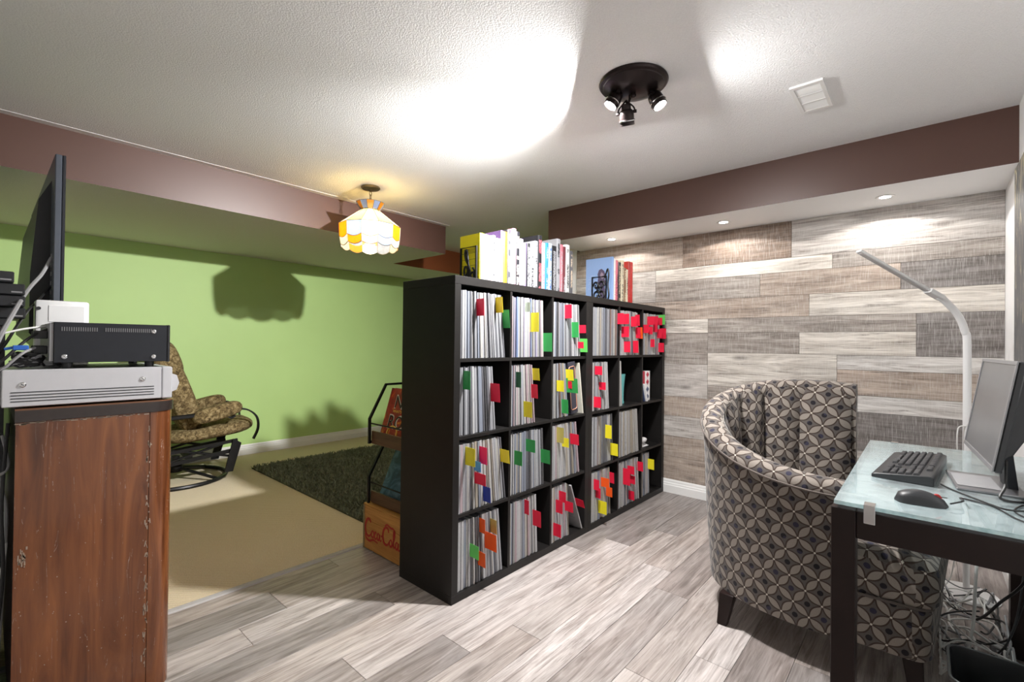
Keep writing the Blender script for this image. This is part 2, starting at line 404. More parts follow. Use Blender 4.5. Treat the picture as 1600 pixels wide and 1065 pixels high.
# ceiling vent
t = thing('ceiling_vent', 'white slatted air vent on the ceiling near the brown bulkhead', 'vent', (2.452, .388, HC))
g = G()
for a, b in (((-.14, -.062), (.14, -.048)), ((-.14, .048), (.14, .062)), ((-.14, -.0478), (-.122, .0478)), ((.122, -.0478), (.14, .0478)), ((-.043, -.0478), (-.037, .0478)), ((.037, -.0478), (.043, .0478))):
    g.mm((a[0], a[1], -.009), (b[0], b[1], 0))
part(g, 'vent_frame', M_TRIM, t, smooth=0)
part(G().mm((-.125, -.05, -.0015), (.125, .05, -.0005)), 'vent_backing', M_GPLAST, t, smooth=0)
sl = mesh_of(G().box((0, 0, 0), (.0055, .095, .0015), (0, .7, 0)), 'louver', M_TRIM, smooth=0)
for k in range(26):
    x = -.118+k*.236/25
    if abs(abs(x)-.04) > .006: obj('louver', sl, t, (x, 0, -.0055))

# ------------------------------------------------------------------ stained glass pendant
def stained(name, col, tr=.35):
    t = NT(name); n = t.noise(t.coord(), 70, 3); c = t.mix(n, c4(tuple(x*.8 for x in col)), c4(tuple(min(1, x*1.1) for x in col)))
    a = t.n('ShaderNodeBsdfTranslucent', {0: c}); b = t.n('ShaderNodeBsdfTransparent', {0: c}); d = t.n('ShaderNodeBsdfGlossy', {0: (1, 1, 1, 1), 1: .15}); e = t.n('ShaderNodeBsdfDiffuse', {0: c})
    x = t.n('ShaderNodeMixShader', {0: tr, 1: a.outputs[0], 2: b.outputs[0]}); x = t.n('ShaderNodeMixShader', {0: .22, 1: x.outputs[0], 2: e.outputs[0]})
    y = t.n('ShaderNodeMixShader', {0: .06, 1: x.outputs[0], 2: d.outputs[0]}); t.put(t.out.inputs[0], y.outputs[0])
    return t.m
S_AMB, S_BLU, S_CRM, S_WHT, S_CLR = stained('glass_amber', (.85, .42, .05), .2), stained('glass_blue', (.42, .52, .78), .25), stained('glass_cream', (.95, .84, .48), .1), stained('glass_white', (.95, .92, .82), .1), stained('glass_clear', (.72, .73, .72), .6)
PC = Vector((1.85, 3.025, HC))
t = thing('pendant_lamp', 'stained glass pendant lamp of amber, blue and cream panes on a short chain', 'pendant lamp', PC)
part(G().lathe([(0, 0), (.066, 0), (.068, -.008), (.060, -.016), (.02, -.022), (.008, -.034), (0, -.036)], n=32), 'ceiling_canopy', M_BRASS, t)
zc = -.036
for k in range(4):
    ring = [Vector((0.009*math.cos(a), 0, zc-.013+.017*math.sin(a))) for a in [2*math.pi*i/14 for i in range(14)]]
    if k % 2: ring = [Vector((0, p.x, p.z)) for p in ring]
    part(G().tube(ring, .0028, 6, True), 'chain_link', M_BRASS, t); zc -= .023
part(G().lathe([(0, -.125), (.064, -.130), (.066, -.180), (.02, -.178), (.018, -.2), (0, -.2)], n=16), 'socket_cap', M_BRASS, t)
tiers = [(-.118, .100, -.172, .064, None), (-.172, .064, -.292, .218, None), (-.292, .218, -.382, .214, None), (-.382, .214, -.435, .205, 'scallop')]
cols = [[S_AMB, S_BLU], [S_WHT, S_CRM], [S_WHT, S_BLU, S_AMB, S_BLU], [S_CLR, S_BLU, S_CLR, S_AMB]]
Np = 12; came = G()
face0 = math.atan2(-PC.y, -PC.x)
for ti, (z0, r0, z1, r1, sc) in enumerate(tiers):
    for k in range(Np):
        a0, a1 = face0+2*math.pi*(k-.5)/Np, face0+2*math.pi*(k+.5)/Np
        P = lambda r, a, z: Vector((r*math.cos(a), r*math.sin(a), z))
        g = G(); rowsn = 3
        def fn(i, j, z0=z0, z1=z1, r0=r0, r1=r1, sc=sc, a0=a0, a1=a1, ti=ti):
            f = .02+.96*i/4; p = P(r0, a0, z0).lerp(P(r0, a1, z0), f); q = P(r1, a0, z1).lerp(P(r1, a1, z1), f)
            dip = -.018*math.sin(math.pi*f)
            if sc: q.z += dip; p.z += dip
            if ti == 2: q.z += dip
            return p.lerp(q, j/2)
        n0 = G().grid(fn, 5, 3)
        inn = [(v[0]*.988, v[1]*.988, v[2]) for v in n0.v]
        g = G().add(n0.v, n0.f); g.add(inn, n0.f)
        edge = [0, 3, 6, 9, 12, 13, 14, 11, 8, 5, 2, 1]
        for i in range(12): g.f.append((edge[i], edge[(i+1) % 12], 15+edge[(i+1) % 12], 15+edge[i])); g.fm.append(0)
        cs = cols[ti]; part(g, 'pane', cs[k % len(cs)], t, smooth=25)
        lb = G().tube([P(r0, a0, z0), P(r1, a0, z1)], .0022, 5)
        tp = [Vector(fn(i, 0)) for i in range(5)]; lb.tube(tp, .0022, 5)
        if ti == 3: lb.tube([Vector(fn(i, 2)) for i in range(5)], .0028, 5)
        b = len(came.v); came.v += lb.v; came.f += [tuple(b+i for i in f) for f in lb.f]; came.fm += [0]*len(lb.f)
part(came, 'lead_came', mat('lead', (.16, .14, .11), .5, .7), t)
part(G().lathe([(0, -.2), (.014, -.2), (.03, -.235), (.034, -.26), (.028, -.285), (.0, -.295)], n=20), 'bulb', M_WARM, t)
point_light('pendant_lamp_light', PC+Vector((0, 0, -.335)), PENDANT_W, .03, (1, .78, .46))

# ------------------------------------------------------------------ bookcases with cubbies
SX, SY, SD, SH, UW = 1.388, 1.5695, .39, 1.468, 1.118
PT, DT = .038, .016
CW = (UW-2*PT-2*DT)/3; CH = (SH-2*PT-3*DT)/4
def cell(cx, r):     # inner left x, floor z of a cubby (row 0 = top)
    u, c = divmod(cx, 3)
    return SX+u*UW+PT+c*(CW+DT), PT+(3-r)*(CH+DT)
for u in range(2):
    t = thing('cube_bookcase', ['black-brown cube bookcase, the near half with its side panel in view', 'black-brown cube bookcase, the far half against the plank wall'][u], 'bookcase', (SX+u*UW, SY, 0), group='cube bookcases standing end to end')
    part(G().mm((0, 0, SH-PT), (UW, SD, SH)), 'top_panel', M_SHELF, t, bevel=.001)
    part(G().mm((0, 0, 0), (UW, SD, PT)), 'bottom_panel', M_SHELF, t, bevel=.001)
    for x in (0, UW-PT): part(G().mm((x+.0002, .0004, PT), (x+PT-.0002, SD, SH-PT)), 'side_panel', M_SHELF, t, bevel=.001)
    for k in (1, 2):
        x = PT+k*CW+(k-1)*DT; part(G().mm((x, .003, PT), (x+DT, SD-.004, SH-PT)), 'divider', M_SHELF, t, bevel=.0007)
    for r in (1, 2, 3):
        z = PT+r*CH+(r-1)*DT
        for c in range(3):
            x = PT+c*(CW+DT); part(G().mm((x, .003, z), (x+CW, SD-.004, z+DT)), 'shelf_board', M_SHELF, t, bevel=.0007)
    part(G().mm((PT*.5, SD-.004, PT*.5), (UW-PT*.5, SD, SH-PT*.5)), 'back_board', mat('back_board_black', (.014, .013, .013), .6), t, smooth=0)

# ------------------------------------------------------------------ records
def rec_mat():
    t = NT('record_sleeves'); a = t.n('ShaderNodeAttribute', attribute_name='Col').outputs[0]
    co = t.coord('Object', (1, 1, 1)); n = t.noise(t.coord('Object', (160, 30, 55)), 1., 3, .6)
    k = t.n('ShaderNodeMapRange', {0: n, 1: .55, 2: .64}).outputs[0]
    n2 = t.noise(t.coord('Object', (60, 60, 3)), 1., 3)
    c = t.mix(t.ma('MULTIPLY', k, .45), a, t.mix(.8, a, (.12, .12, .15, 1)))
    c = t.mix(t.ma('MULTIPLY', n2, .22), c, (.48, .48, .5, 1))
    return t.set(color=c, rough=.42)
M_REC = rec_mat()
def with_col(me, col):
    dim = lambda c: tuple(x*.42 for x in c)
    at = me.color_attributes.new('Col', 'FLOAT_COLOR', 'CORNER')
    buf = []
    if isinstance(col, tuple): buf = list(c4(dim(col)))*len(me.loops)
    else:
        for p in me.polygons:
            for _ in p.loop_indices: buf += list(c4(dim(col[p.index])))
    at.data.foreach_set('color', buf)
PAL = {'white': (.80, .80, .82), 'off-white': (.74, .72, .68), 'light grey': (.55, .56, .60), 'blue-grey': (.34, .39, .50), 'dark grey': (.12, .125, .15), 'black': (.03, .03, .035), 'beige': (.60, .52, .40), 'pale pink': (.74, .55, .60), 'lilac': (.55, .50, .70), 'blue': (.18, .28, .55), 'red': (.55, .06, .08), 'olive': (.38, .38, .14), 'brown': (.30, .16, .10)}
MIXES = {'n': [('white', 26), ('off-white', 14), ('light grey', 20), ('blue-grey', 14), ('dark grey', 17), ('black', 12), ('beige', 6), ('pale pink', 3), ('brown', 2)],
 'b': [('white', 16), ('light grey', 22), ('blue-grey', 28), ('dark grey', 20), ('black', 14), ('off-white', 6)],
 'p': [('white', 16), ('pale pink', 22), ('off-white', 14), ('light grey', 12), ('blue-grey', 10), ('dark grey', 8), ('red', 4)],
 'l': [('white', 14), ('lilac', 22), ('light grey', 14), ('blue', 8), ('off-white', 12), ('pale pink', 5), ('dark grey', 8)],
 'w': [('white', 30), ('off-white', 30), ('light grey', 18), ('beige', 12), ('blue-grey', 8), ('dark grey', 10), ('pale pink', 5)],
 'c': [('off-white', 26), ('beige', 26), ('brown', 8), ('white', 16), ('light grey', 12), ('dark grey', 6)],
 'd': [('beige', 20), ('off-white', 16), ('brown', 16), ('dark grey', 16), ('light grey', 20), ('blue-grey', 8)]}
# per cubby: fill of floor width, lean of last sleeve in degrees, colour mix, explicit tail
CELLS = {(0, 0): (.97, 6.5, 'b'), (1, 0): (.82, 1.8, 'l'), (2, 0): (.90, 4.0, 'b'), (3, 0): (.97, 0, 'd'), (4, 0): (.93, 6.0, 'w'), (5, 0): (.92, .5, 'w'),
 (0, 1): (.74, 5.0, 'b'), (1, 1): (.60, 5.5, 'p'), (2, 1): (.50, 6.0, 'n'), (3, 1): (.68, 5.0, 'w'), (4, 1): (.20, 4.0, 'w'), 
 (0, 2): (.97, 7.5, 'w'), (1, 2): (.86, 3.0, 'n'), (2, 2): (.86, 7.5, 'w'), (3, 2): (.85, 3.0, 'n'), (4, 2): (.92, 5.5, 'c'),
 (0, 3): (.95, 6.0, 'n'), (1, 3): (.70, 3.0, 'w'), (2, 3): (.55, 4.5, 'w'), (3, 3): (.80, 3.5, 'w'), (4, 3): (.97, 5.5, 'w'), (5, 3): (.46, 2.0, 'w')}
TABC = {'r': ('red', (.70, .010, .045)), 'y': ('yellow', (.78, .68, .02)), 'g': ('green', (.03, .30, .07)), 'w': ('pale grey', (.55, .62, .50)), 'l': ('bright green', (.12, .55, .10)), 'o': ('orange-red', (.85, .10, .01)), 'd': ('dark green', (.02, .12, .05)), 'b': ('light blue', (.08, .26, .60)), 'p': ('pinkish red', (.80, .01, .12)), 'n': ('navy blue', (.01, .03, .28)), 'k': ('mustard', (.45, .38, .10))}
TABS = [('r',1.528,.042,1.293,1.373),('y',1.656,.041,1.315,1.391),('g',1.734,.034,1.243,1.333),('y',1.924,.052,1.229,1.331),('w',1.878,.034,1.332,1.382),('g',2.046,.052,1.124,1.226),('r',2.247,.038,1.317,1.396),('g',2.325,.038,1.207,1.298),('r',2.400,.041,1.235,1.283),('r',2.381,.039,1.142,1.181),('l',2.452,.041,1.119,1.201),('r',2.873,.043,1.308,1.382),('r',2.954,.039,1.312,1.383),('r',3.058,.040,1.298,1.370),('r',3.127,.030,1.307,1.386),('r',2.947,.046,1.221,1.294),('r',3.138,.033,1.217,1.296),('o',3.205,.025,1.214,1.298),('r',2.976,.037,1.116,1.192),('r',3.096,.040,1.111,1.198),('r',3.324,.046,1.319,1.384),('r',3.424,.034,1.323,1.390),('r',3.499,.034,1.326,1.384),('r',3.272,.035,1.258,1.320),('r',3.342,.031,1.250,1.308),('r',3.425,.031,1.269,1.323),('r',3.489,.039,1.224,1.293),('r',3.554,.047,1.220,1.301),('r',3.372,.031,1.153,1.214),('r',3.533,.039,1.114,1.187),('l',3.540,.042,1.330,1.408),('g',1.447,.040,.954,1.038),('r',1.636,.053,.883,.972),('d',1.815,.028,.940,1.020),('r',1.939,.041,.877,.951),('y',1.892,.048,.781,.863),('y',2.143,.042,.972,1.036),('y',2.172,.047,.897,.960),('g',2.222,.040,.766,.847),('y',2.353,.048,.955,1.020),('r',2.372,.034,.908,.950),('g',2.414,.074,.883,.968),('r',2.593,.042,.974,1.029),('r',2.646,.038,.875,.924),('r',2.570,.046,.767,.836),('y',1.457,.060,.607,.689),('b',1.520,.044,.571,.617),('p',1.559,.048,.598,.679),('r',1.537,.067,.508,.561),('n',1.575,.048,.413,.486),('y',1.713,.051,.577,.643),('g',1.812,.047,.545,.617),('g',1.890,.061,.600,.665),('g',2.037,.052,.514,.588),('k',2.187,.038,.602,.690),('y',2.238,.040,.571,.624),('r',2.317,.049,.572,.636),('y',2.717,.042,.552,.640),('y',2.794,.048,.427,.508),('l',1.504,.055,.176,.237),('o',1.550,.044,.118,.186),('o',1.554,.036,.272,.340),('o',1.594,.073,.184,.266),('k',1.632,.042,.250,.319),('r',1.894,.026,.271,.345),('r',1.964,.052,.191,.276),('r',2.212,.040,.258,.320),('r',2.185,.038,.203,.276),('r',2.271,.049,.189,.249),('r',2.334,.060,.204,.259),('r',2.154,.050,.081,.153),('r',2.576,.037,.245,.312),('r',2.604,.033,.188,.253),('o',2.682,.049,.241,.301),('o',2.745,.038,.165,.228),('r',2.777,.031,.246,.318),('y',2.641,.056,.081,.163),('r',2.976,.044,.191,.305),('r',3.041,.044,.254,.312),('r',3.071,.037,.179,.238),('r',3.059,.037,.068,.132),('r',3.179,.042,.249,.319),('y',3.364,.041,.225,.303)]
ROWN = ['top row', 'second row', 'third row', 'bottom row']; COLN = ['first', 'second', 'third', 'fourth', 'fifth', 'last']
rr = random.Random(11); RH, RD = .3135, .313
tabs_by = {}
for tb in TABS:
    for (cx, r) in CELLS:
        xl, zl = cell(cx, r)
        if xl-.03 < tb[1] < xl+CW+.03 and zl-.02 < (tb[3]+tb[4])/2 < zl+CH+.02: tabs_by.setdefault((cx, r), []).append(tb); break
TABM = {k: mat('tab_'+v[0].replace(' ', '_').replace('-', '_'), v[1], .5, var=.06) for k, v in TABC.items()}
stuff_g = G(); stuff_c = []; n_ind = 0
def sleeve(t, h, d):
    # folded card sleeve: a spine with softened edges, walls that pinch slightly to the open side
    y0 = -.0; hw = t/2*.94
    P = []
    for z in (0, h):
        P += [(-hw*.72, y0, z), (hw*.72, y0, z), (hw, y0+.0015, z), (hw*.8, d, z), (-hw*.8, d, z), (-hw, y0+.0015, z)]
    return G().add(P, [(0, 1, 2, 3, 4, 5), (6, 7, 8, 9, 10, 11)] + [(i, (i+1) % 6, 6+(i+1) % 6, 6+i) for i in range(6)])
for (cx, r), (fill, lean, mx) in CELLS.items():
    xl, zl = cell(cx, r); avail = CW*fill - RH*math.sin(R(lean)); ts = []
    loose = (cx, r) == (2, 3)
    s = 0
    while True:
        th = rr.choice((.006, .008, .009, .0105, .012, .015))*(1.12 if cx < 3 else 1.02)
        if s+th > avail: break
        ts.append(th); s += th
    recs = []; acc = .002; n = len(ts)
    for i, th in enumerate(ts):
        f = ((i+1)/n)**1.3; ang = R(lean)*f
        xb = xl + acc + RH*math.sin(ang) + th/2
        acc += th
        names, w = zip(*MIXES[mx]); cn = rr.choices(names, w)[0]
        recs.append(dict(th=th, ang=ang, x=xb, c=cn, h=RH-rr.uniform(0, .006), y=SY+.006+rr.uniform(0, .012), tabs=[]))
    if loose: recs.append(dict(th=.010, ang=R(23), x=xl+CW*.93, c='white', h=.312, y=SY+.003, tabs=[]))
    for tb in tabs_by.get((cx, r), []):
        zm = (tb[3]+tb[4])/2-zl
        best = min(recs, key=lambda q: abs(q['x']-math.tan(q['ang'])*zm-tb[1]) + (.004 if q['tabs'] else 0))
        best['tabs'].append(tb)
    if (cx, r) == (2, 0): pass
    cnt = {}
    for q in recs:
        for tb in q['tabs']: cnt.setdefault(tb[0], []).append(q)
    used = {}
    for q in recs:
        individual = cx < 3 or q['tabs']
        g = sleeve(q['th'], q['h'], RD)
        if not individual:
            Mr = Matrix.Translation((q['x'], q['y'], zl+.0012+q['th']/2*math.sin(q['ang']))) @ Matrix.Rotation(-q['ang'], 4, 'Y')
            stuff_g.add([Mr @ Vector(v) for v in g.v], g.f); stuff_c += [PAL[q['c']]]*len(g.f); continue
        n_ind += 1
        me = mesh_of(g, 'record_sleeve', M_REC, smooth=0); with_col(me, PAL[q['c']])
        where = f'{ROWN[r]}, {COLN[cx]} cubby from the near end'
        if q['tabs']:
            k = q['tabs'][0][0]; used[k] = used.get(k, 0)+1; cn = TABC[k][0]
            extra = ''
            if len(cnt[k]) > 1: extra = ['first ', 'second ', 'third ', 'fourth ', 'fifth ', 'sixth ', 'seventh ', 'eighth ', 'ninth ', 'tenth '][min(used[k]-1, 9)]
            lab = f'record with the {extra}{cn} tab, {where}'; grp = None
        else:
            lab = f'{q["c"]} spined record sleeve, {where}'; grp = f'{q["c"]} records, {where}'
        o = obj('record_sleeve', me, None, (q['x'], q['y'], zl+.0012+q['th']/2*math.sin(q['ang'])), (0, -q['ang'], 0))
        tag(o, lab, 'record', grp or 'tabbed records in the bookcases')
        for tb in q['tabs']:
            zc = (tb[3]+tb[4])/2-o.location.z; hh = (tb[4]-tb[3])
            gg = G(); pr = tb[2]+(q['y']-1.574); w = .0009
            gg.grid(lambda i, j: (q['th']*.40+.002*math.sin(i*1.1)*(i > 0), .012-(pr+.012)*i/4, zc-hh/2+hh*j), 5, 2)
            b = len(gg.v); gg.add([(v[0]+w, v[1], v[2]) for v in gg.v[:b]], [tuple(reversed(f)) for f in gg.f])
            gg.f += [(0, 1, b+1, b), (8, 9, b+9, b+8)]+[(2*i, 2*i+2, b+2*i+2, b+2*i) for i in range(4)]+[(2*i+1, 2*i+3, b+2*i+3, b+2*i+1) for i in range(4)]
            gg.fm = [0]*len(gg.f)
            part(gg, 'tab', TABM[tb[0]], o, label=TABC[tb[0]][0]+' paper tab', smooth=30)
me = mesh_of(stuff_g, 'record_sleeves', M_REC, smooth=0); with_col(me, stuff_c)
o = obj('record_sleeves', me); tag(o, 'rows of thin untabbed record sleeves filling the far bookcase', 'records'); o['kind'] = 'stuff'
print('INDIVIDUAL RECORDS', n_ind)

# boxed set with rounded copper border in the second row, third cubby
xl, zl = cell(2, 1)
t = thing('box_set', 'thick dark record box with a copper rounded border leaning in the third cubby', 'record box', (xl+.232, SY+.01, zl+.010), (0, -R(7.5), 0))
part(G().mm((-.036, 0, 0), (.036, .30, .312)), 'box', mat('dark_card', (.035, .035, .05), .45), t, bevel=.0015)
ring = []
for cxy, a0 in (((.012, .27), 0), ((-.020, .27), 90), ((-.020, .04), 180), ((.012, .04), 270)):
    for k in range(5): a = R(a0+k*22.5); ring.append((cxy[0]+.014*math.cos(a), -.0008, cxy[1]+.014*math.sin(a)))
part(G().tube(ring, .0028, 6, True), 'border', mat('copper_print', (.45, .22, .15), .4), t)
one(sleeve(.008, .313, RD), 'record_sleeve', mat('pale_card', (.62, .60, .52), .5), 'pale record sleeve leaning right of the copper-bordered box', 'record', (xl+.318, SY+.006, zl+.002), (0, -R(9), 0), smooth=0)
# teal glass and small boxes in the far unit
xl, zl = cell(4, 1)
part_t = NT('teal_glass'); M_TEAL = part_t.set(color=(.10, .34, .34, 1), rough=.15)
one(G().lathe([(0, 0), (.036, 0), (.038, .01), (.034, .03), (.036, .12), (.044, .20), (.046, .215), (.042, .215), (.034, .14), (.030, .03), (0, .02)], n=28), 'drinking_glass', M_TEAL, 'tall teal glass inside the cubby beside a few white records', 'glass', (xl+.17, SY+.10, zl))
xl, zl = cell(5, 1)
M_RED, M_NAVY, M_CARDW = mat('red_print', (.45, .02, .05), .4), mat('navy_print', (.06, .08, .16), .4), mat('white_card', (.78, .77, .78), .45)
leaf = [(0, .5), (.10, .28), (.24, .34), (.20, .10), (.42, .20), (.38, .06), (.5, 0), (.26, -.18), (.30, -.28), (.04, -.24), (.03, -.5), (-.03, -.5), (-.04, -.24), (-.30, -.28), (-.26, -.18), (-.5, 0), (-.38, .06), (-.42, .20), (-.20, .10), (-.24, .34), (-.10, .28)]
for k in range(4):
    lab = ['lowest navy and white box in the small stack, last cubby', 'second navy and white box from the bottom of the small stack', 'lower red and white box with a leaf emblem in the small stack', 'topmost red and white box with a leaf emblem in the small stack'][k]
    t = thing('card_box', lab, 'box', (xl+.012, SY+.03, zl+.0005+k*.0565), group='small printed boxes in the last cubby')
    cm = (M_NAVY, M_RED)[k > 1]
    part(G().mm((0, .012, 0), (.105, .16, .056)), 'coloured_sleeve', cm, t, bevel=.001)
    part(G().mm((.1055, .012, .0), (.19, .16, .056)), 'white_panel', M_CARDW, t, bevel=.001)
    part(G().prism([(.147+a*.046, .028+b*.046) for a, b in leaf], .0095, .0118, 'y'), 'leaf_emblem', cm, t, smooth=0)
part_c = G().mm((-.005, 0, 0), (.005, .125, .142))
for k in range(2): one(part_c, 'disc_case', M_CARDW if k else M_NAVY, ['dark disc case leaning at the front of the small boxes', 'white disc case leaning at the front of the small boxes'][k], 'disc case', (xl+.075+k*.016, SY+.018-.012*k, zl+.002), (0, -R(22), 0), bevel=.0008)
xl, zl = cell(5, 2)
t = thing('paper_sheet_pile', 'loose white papers lying in the last cubby of the third row', 'paper', (xl+.1, SY+.14, zl+.0005))
for k in range(5): part(G().box((0, 0, .002+k*.004), (.17-.01*k, .2-.01*k, .003), (0, 0, .12*k)), 'sheet', M_CARDW, t, smooth=0)
t = thing('toy_shoe', 'small white rounded figurine lying on papers in the third row', 'figurine', (xl+.12, SY+.06, zl+.0225))
part(G().lathe([(0, -.06), (.016, -.055), (.024, -.02), (.022, .02), (.013, .05), (0, .06)], (0, 0, .024), 18, Matrix.Rotation(R(90), 3, 'Y')), 'body', M_CARDW, t)
xl_, zl_ = cell(5, 2)
one(sleeve(.006, .312, .30), 'record_sleeve', mat('dull_card', (.4, .36, .30), .5), 'single thin record standing alone in the last cubby, third row', 'record', (xl_+.012, SY+.01, zl_+.0005), smooth=0)

# ------------------------------------------------------------------ books on top of the bookcases
def book_mat(name, base, ink, dens=.5):
    t = NT(name); off = rnd_off(t)
    gx = t.n('ShaderNodeSeparateXYZ', {0: t.n('ShaderNodeTexCoord').outputs['Generated']})
    mid = t.ma('LESS_THAN', t.ma('ABSOLUTE', t.ma('SUBTRACT', gx.outputs[0], .5)), .27)
    mar = t.ma('LESS_THAN', t.ma('ABSOLUTE', t.ma('SUBTRACT', gx.outputs[2], .5)), .42)
    n = t.noise(t.coord('Object', (210, 40, 130), off), 1., 2, .5)
    k = t.n('ShaderNodeMapRange', {0: n, 1: dens+.06, 2: dens+.09}).outputs[0]
    b = t.noise(t.coord('Object', (1, 1, 7), off), 2., 1); band = t.n('ShaderNodeMapRange', {0: b, 1: .44, 2: .46}).outputs[0]
    f = t.ma('MULTIPLY', t.ma('MULTIPLY', k, band), t.ma('MULTIPLY', mid, mar))
    return t.set(color=t.mix(f, c4(base), c4(ink)), rough=.38)
K, W_ = (.014, .014, .018), (.30, .30, .32)
BK = [('yellow', (.80, .70, .015), K, .155), ('white', W_, (.2, .2, .25), .18), ('pale rose', (.78, .60, .64), (.5, .1, .15), .18), ('white with black lettering', W_, K, .20), ('grey', (.30, .31, .34), W_, .2),
 ('white with thin lettering', W_, (.4, .4, .5), .19), ('purple', (.16, .09, .24), W_, .22), ('orange and yellow', (.85, .42, .02), (.6, .05, .01), .2), ('black and grey', (.05, .05, .06), (.5, .5, .5), .21), ('white cloth', (.74, .72, .74), (.3, .3, .35), .18), ('pink', (.85, .28, .45), (.6, .1, .25), .21),
 ('black with mixed print', K, (.7, .6, .5), .19), ('mauve', (.50, .36, .60), W_, .2), ('violet', (.30, .18, .45), W_, .19), ('black with white print', K, W_, .2), ('silver and black', (.45, .45, .47), K, .2), ('white glossy', W_, K, .2), ('black tall', K, (.6, .1, .12), .22), ('pale with pink print', (.72, .66, .70), (.6, .1, .3), .19), ('blue', (.03, .22, .62), W_, .2), ('blue and white', (.55, .68, .80), (.05, .1, .3), .19), ('black slim', K, W_, .2),
 ('white with black print', W_, K, .21), ('rose red', (.60, .16, .20), W_, .2), ('dark maroon', (.13, .02, .03), W_, .2), ('black and white patterned', (.68, .68, .66), K, .21), ('dark grey', (.08, .08, .09), (.5, .4, .3), .2)]
BX = [1.573, 1.603, 1.632, 1.658, 1.683, 1.703, 1.722, 1.742, 1.769, 1.795, 1.812, 1.838, 1.871, 1.900, 1.926, 1.954, 1.990, 2.022, 2.060, 2.090, 2.120, 2.150, 2.195, 2.232, 2.262, 2.290, 2.330, 2.362]
BZ = [.227, .227, .226, .232, .222, .222, .268, .264, .281, .27, .295, .285, .252, .235, .238, .244, .262, .299, .263, .268, .27, .262, .31, .283, .275, .292, .26]
BY, BS = 1.74, 1.0875        # books stand well back from the front edge
BX = [x*BS for x in BX]; BZ = [(SH+h-CAMH)*BS+CAMH-SH for h in BZ]
ORD = ['first', 'second', 'third', 'fourth', 'fifth', 'sixth', 'seventh', 'eighth', 'ninth', 'tenth', 'eleventh', 'twelfth', 'thirteenth', 'fourteenth', 'fifteenth', 'sixteenth', 'seventeenth', 'eighteenth', 'nineteenth', 'twentieth', 'twenty-first', 'twenty-second', 'twenty-third', 'twenty-fourth', 'twenty-fifth', 'twenty-sixth', 'last']
def book(x0, x1, h, d, m, label, group, y0=SY+.012, extra=None):
    t = thing('book', label, 'book', (x0, y0, SH), group=group); w = x1-x0-.0012; b = .0026
    g = G(); g.prism([(0, .004), (w*.25, 0), (w*.75, 0), (w, .004), (w, d), (w-b, d), (w-b, .006), (b, .006), (b, d), (0, d)], 0, h)
    part(g, 'cover', m, t, smooth=0)
    part(G().mm((b+.0003, .007, .003), (w-b-.0003, d-.004, h-.003)), 'pages', M_PAPER, t, smooth=0)
    return t
for i, (cn, bc, ink, d) in enumerate(BK):
    m = book_mat('book_'+str(i), tuple(x*(.8 if i else 1) for x in bc), ink, .40 if i != 0 else 1.2)
    lab = f'{cn} book, {ORD[i]} in the long row on top of the near bookcase'
    t = book(BX[i], BX[i+1], BZ[i], d, m, lab, 'books in the long row', y0=BY+rr.uniform(0, .006))
    if i == 0:
        g = G()
        for k in range(3): 
            for q in range(9): g.mm((-.0006, .03+q*.011, .198-k*.008-.0012), (0, .03+q*.011+.0085, .198-k*.008+.0012))
        part(g, 'printed_lines', M_BLKPL, t, smooth=0)
        wb = BX[1]-BX[0]; part(G().mm((wb*.14, -.0008, .004), (wb*.84, .0004, BZ[0]-.004)), 'spine_label', book_mat('white_spine', W_, (.2, .2, .25), .5), t, smooth=0)
BK2 = [('light blue book with a dark portrait', (.28, .42, .72), W_, .226, 2.800, 2.826, .293), ('white book beside the portrait book', (.80, .76, .74), (.6, .3, .3), .22, 2.8262, 2.85, .285), ('rose and black book', (.62, .16, .22), K, .2, 2.8502, 2.884, .276), ('black book with cream print', K, (.7, .6, .4), .19, 2.8842, 2.925, .268), ('cream patterned book', (.70, .62, .46), K, .2, 2.9252, 2.968, .287), ('short brown book', (.22, .12, .07), (.8, .7, .5), .18, 2.9682, 3.0, .24), ('short cream book', (.66, .58, .44), K, .18, 3.0002, 3.028, .232), ('dark red book', (.42, .02, .02), (.5, .1, .1), .22, 3.0282, 3.062, .292), ('bright red book', (.50, .025, .02), (.6, .1, .1), .22, 3.0622, 3.10, .293)]
for i, (cn, bc, ink, d, a, b, h) in enumerate(BK2):
    a, b, h = a*BS, b*BS, (SH+h-CAMH)*BS+CAMH-SH
    lab = cn + (' at the near end of the short row' if i == 0 else f', {ORD[i]} in the short row on the far bookcase')
    t = book(a, b, h, d, book_mat('bookb_'+str(i), bc, ink, .45 if i else 1.2), lab, 'books in the short row', y0=BY-.02)
    if i == 0:
        Mp = mat('portrait_print', (.10, .08, .14), .4, var=.4, scale=60)
        fig = [(.03, 0), (.03, .05), (.05, .12), (.04, .15), (.05, .18), (.045, .215), (.055, .24), (.08, .258), (.105, .25), (.118, .22), (.112, .19), (.118, .16), (.10, .14), (.09, .10), (.10, .05), (.105, 0)]
        part(G().prism([(.018+p*.9, q+.006) for p, q in fig], -.0007, -.0001, 'x'), 'portrait_figure', Mp, t, smooth=0)
        part(G().prism([(.068, .195), (.075, .225), (.09, .24), (.10, .225), (.10, .2), (.085, .185)], -.0010, -.0004, 'x'), 'portrait_face', mat('portrait_skin', (.30, .24, .32), .4), t, smooth=0)
        g = G()
        for k in range(9): g.mm((-.0005, .145, .12+k*.012), (0, .205-.01*(k % 3), .122+k*.012))
        part(g, 'printed_lines', mat('pale_print', (.5, .6, .8), .5), t, smooth=0)
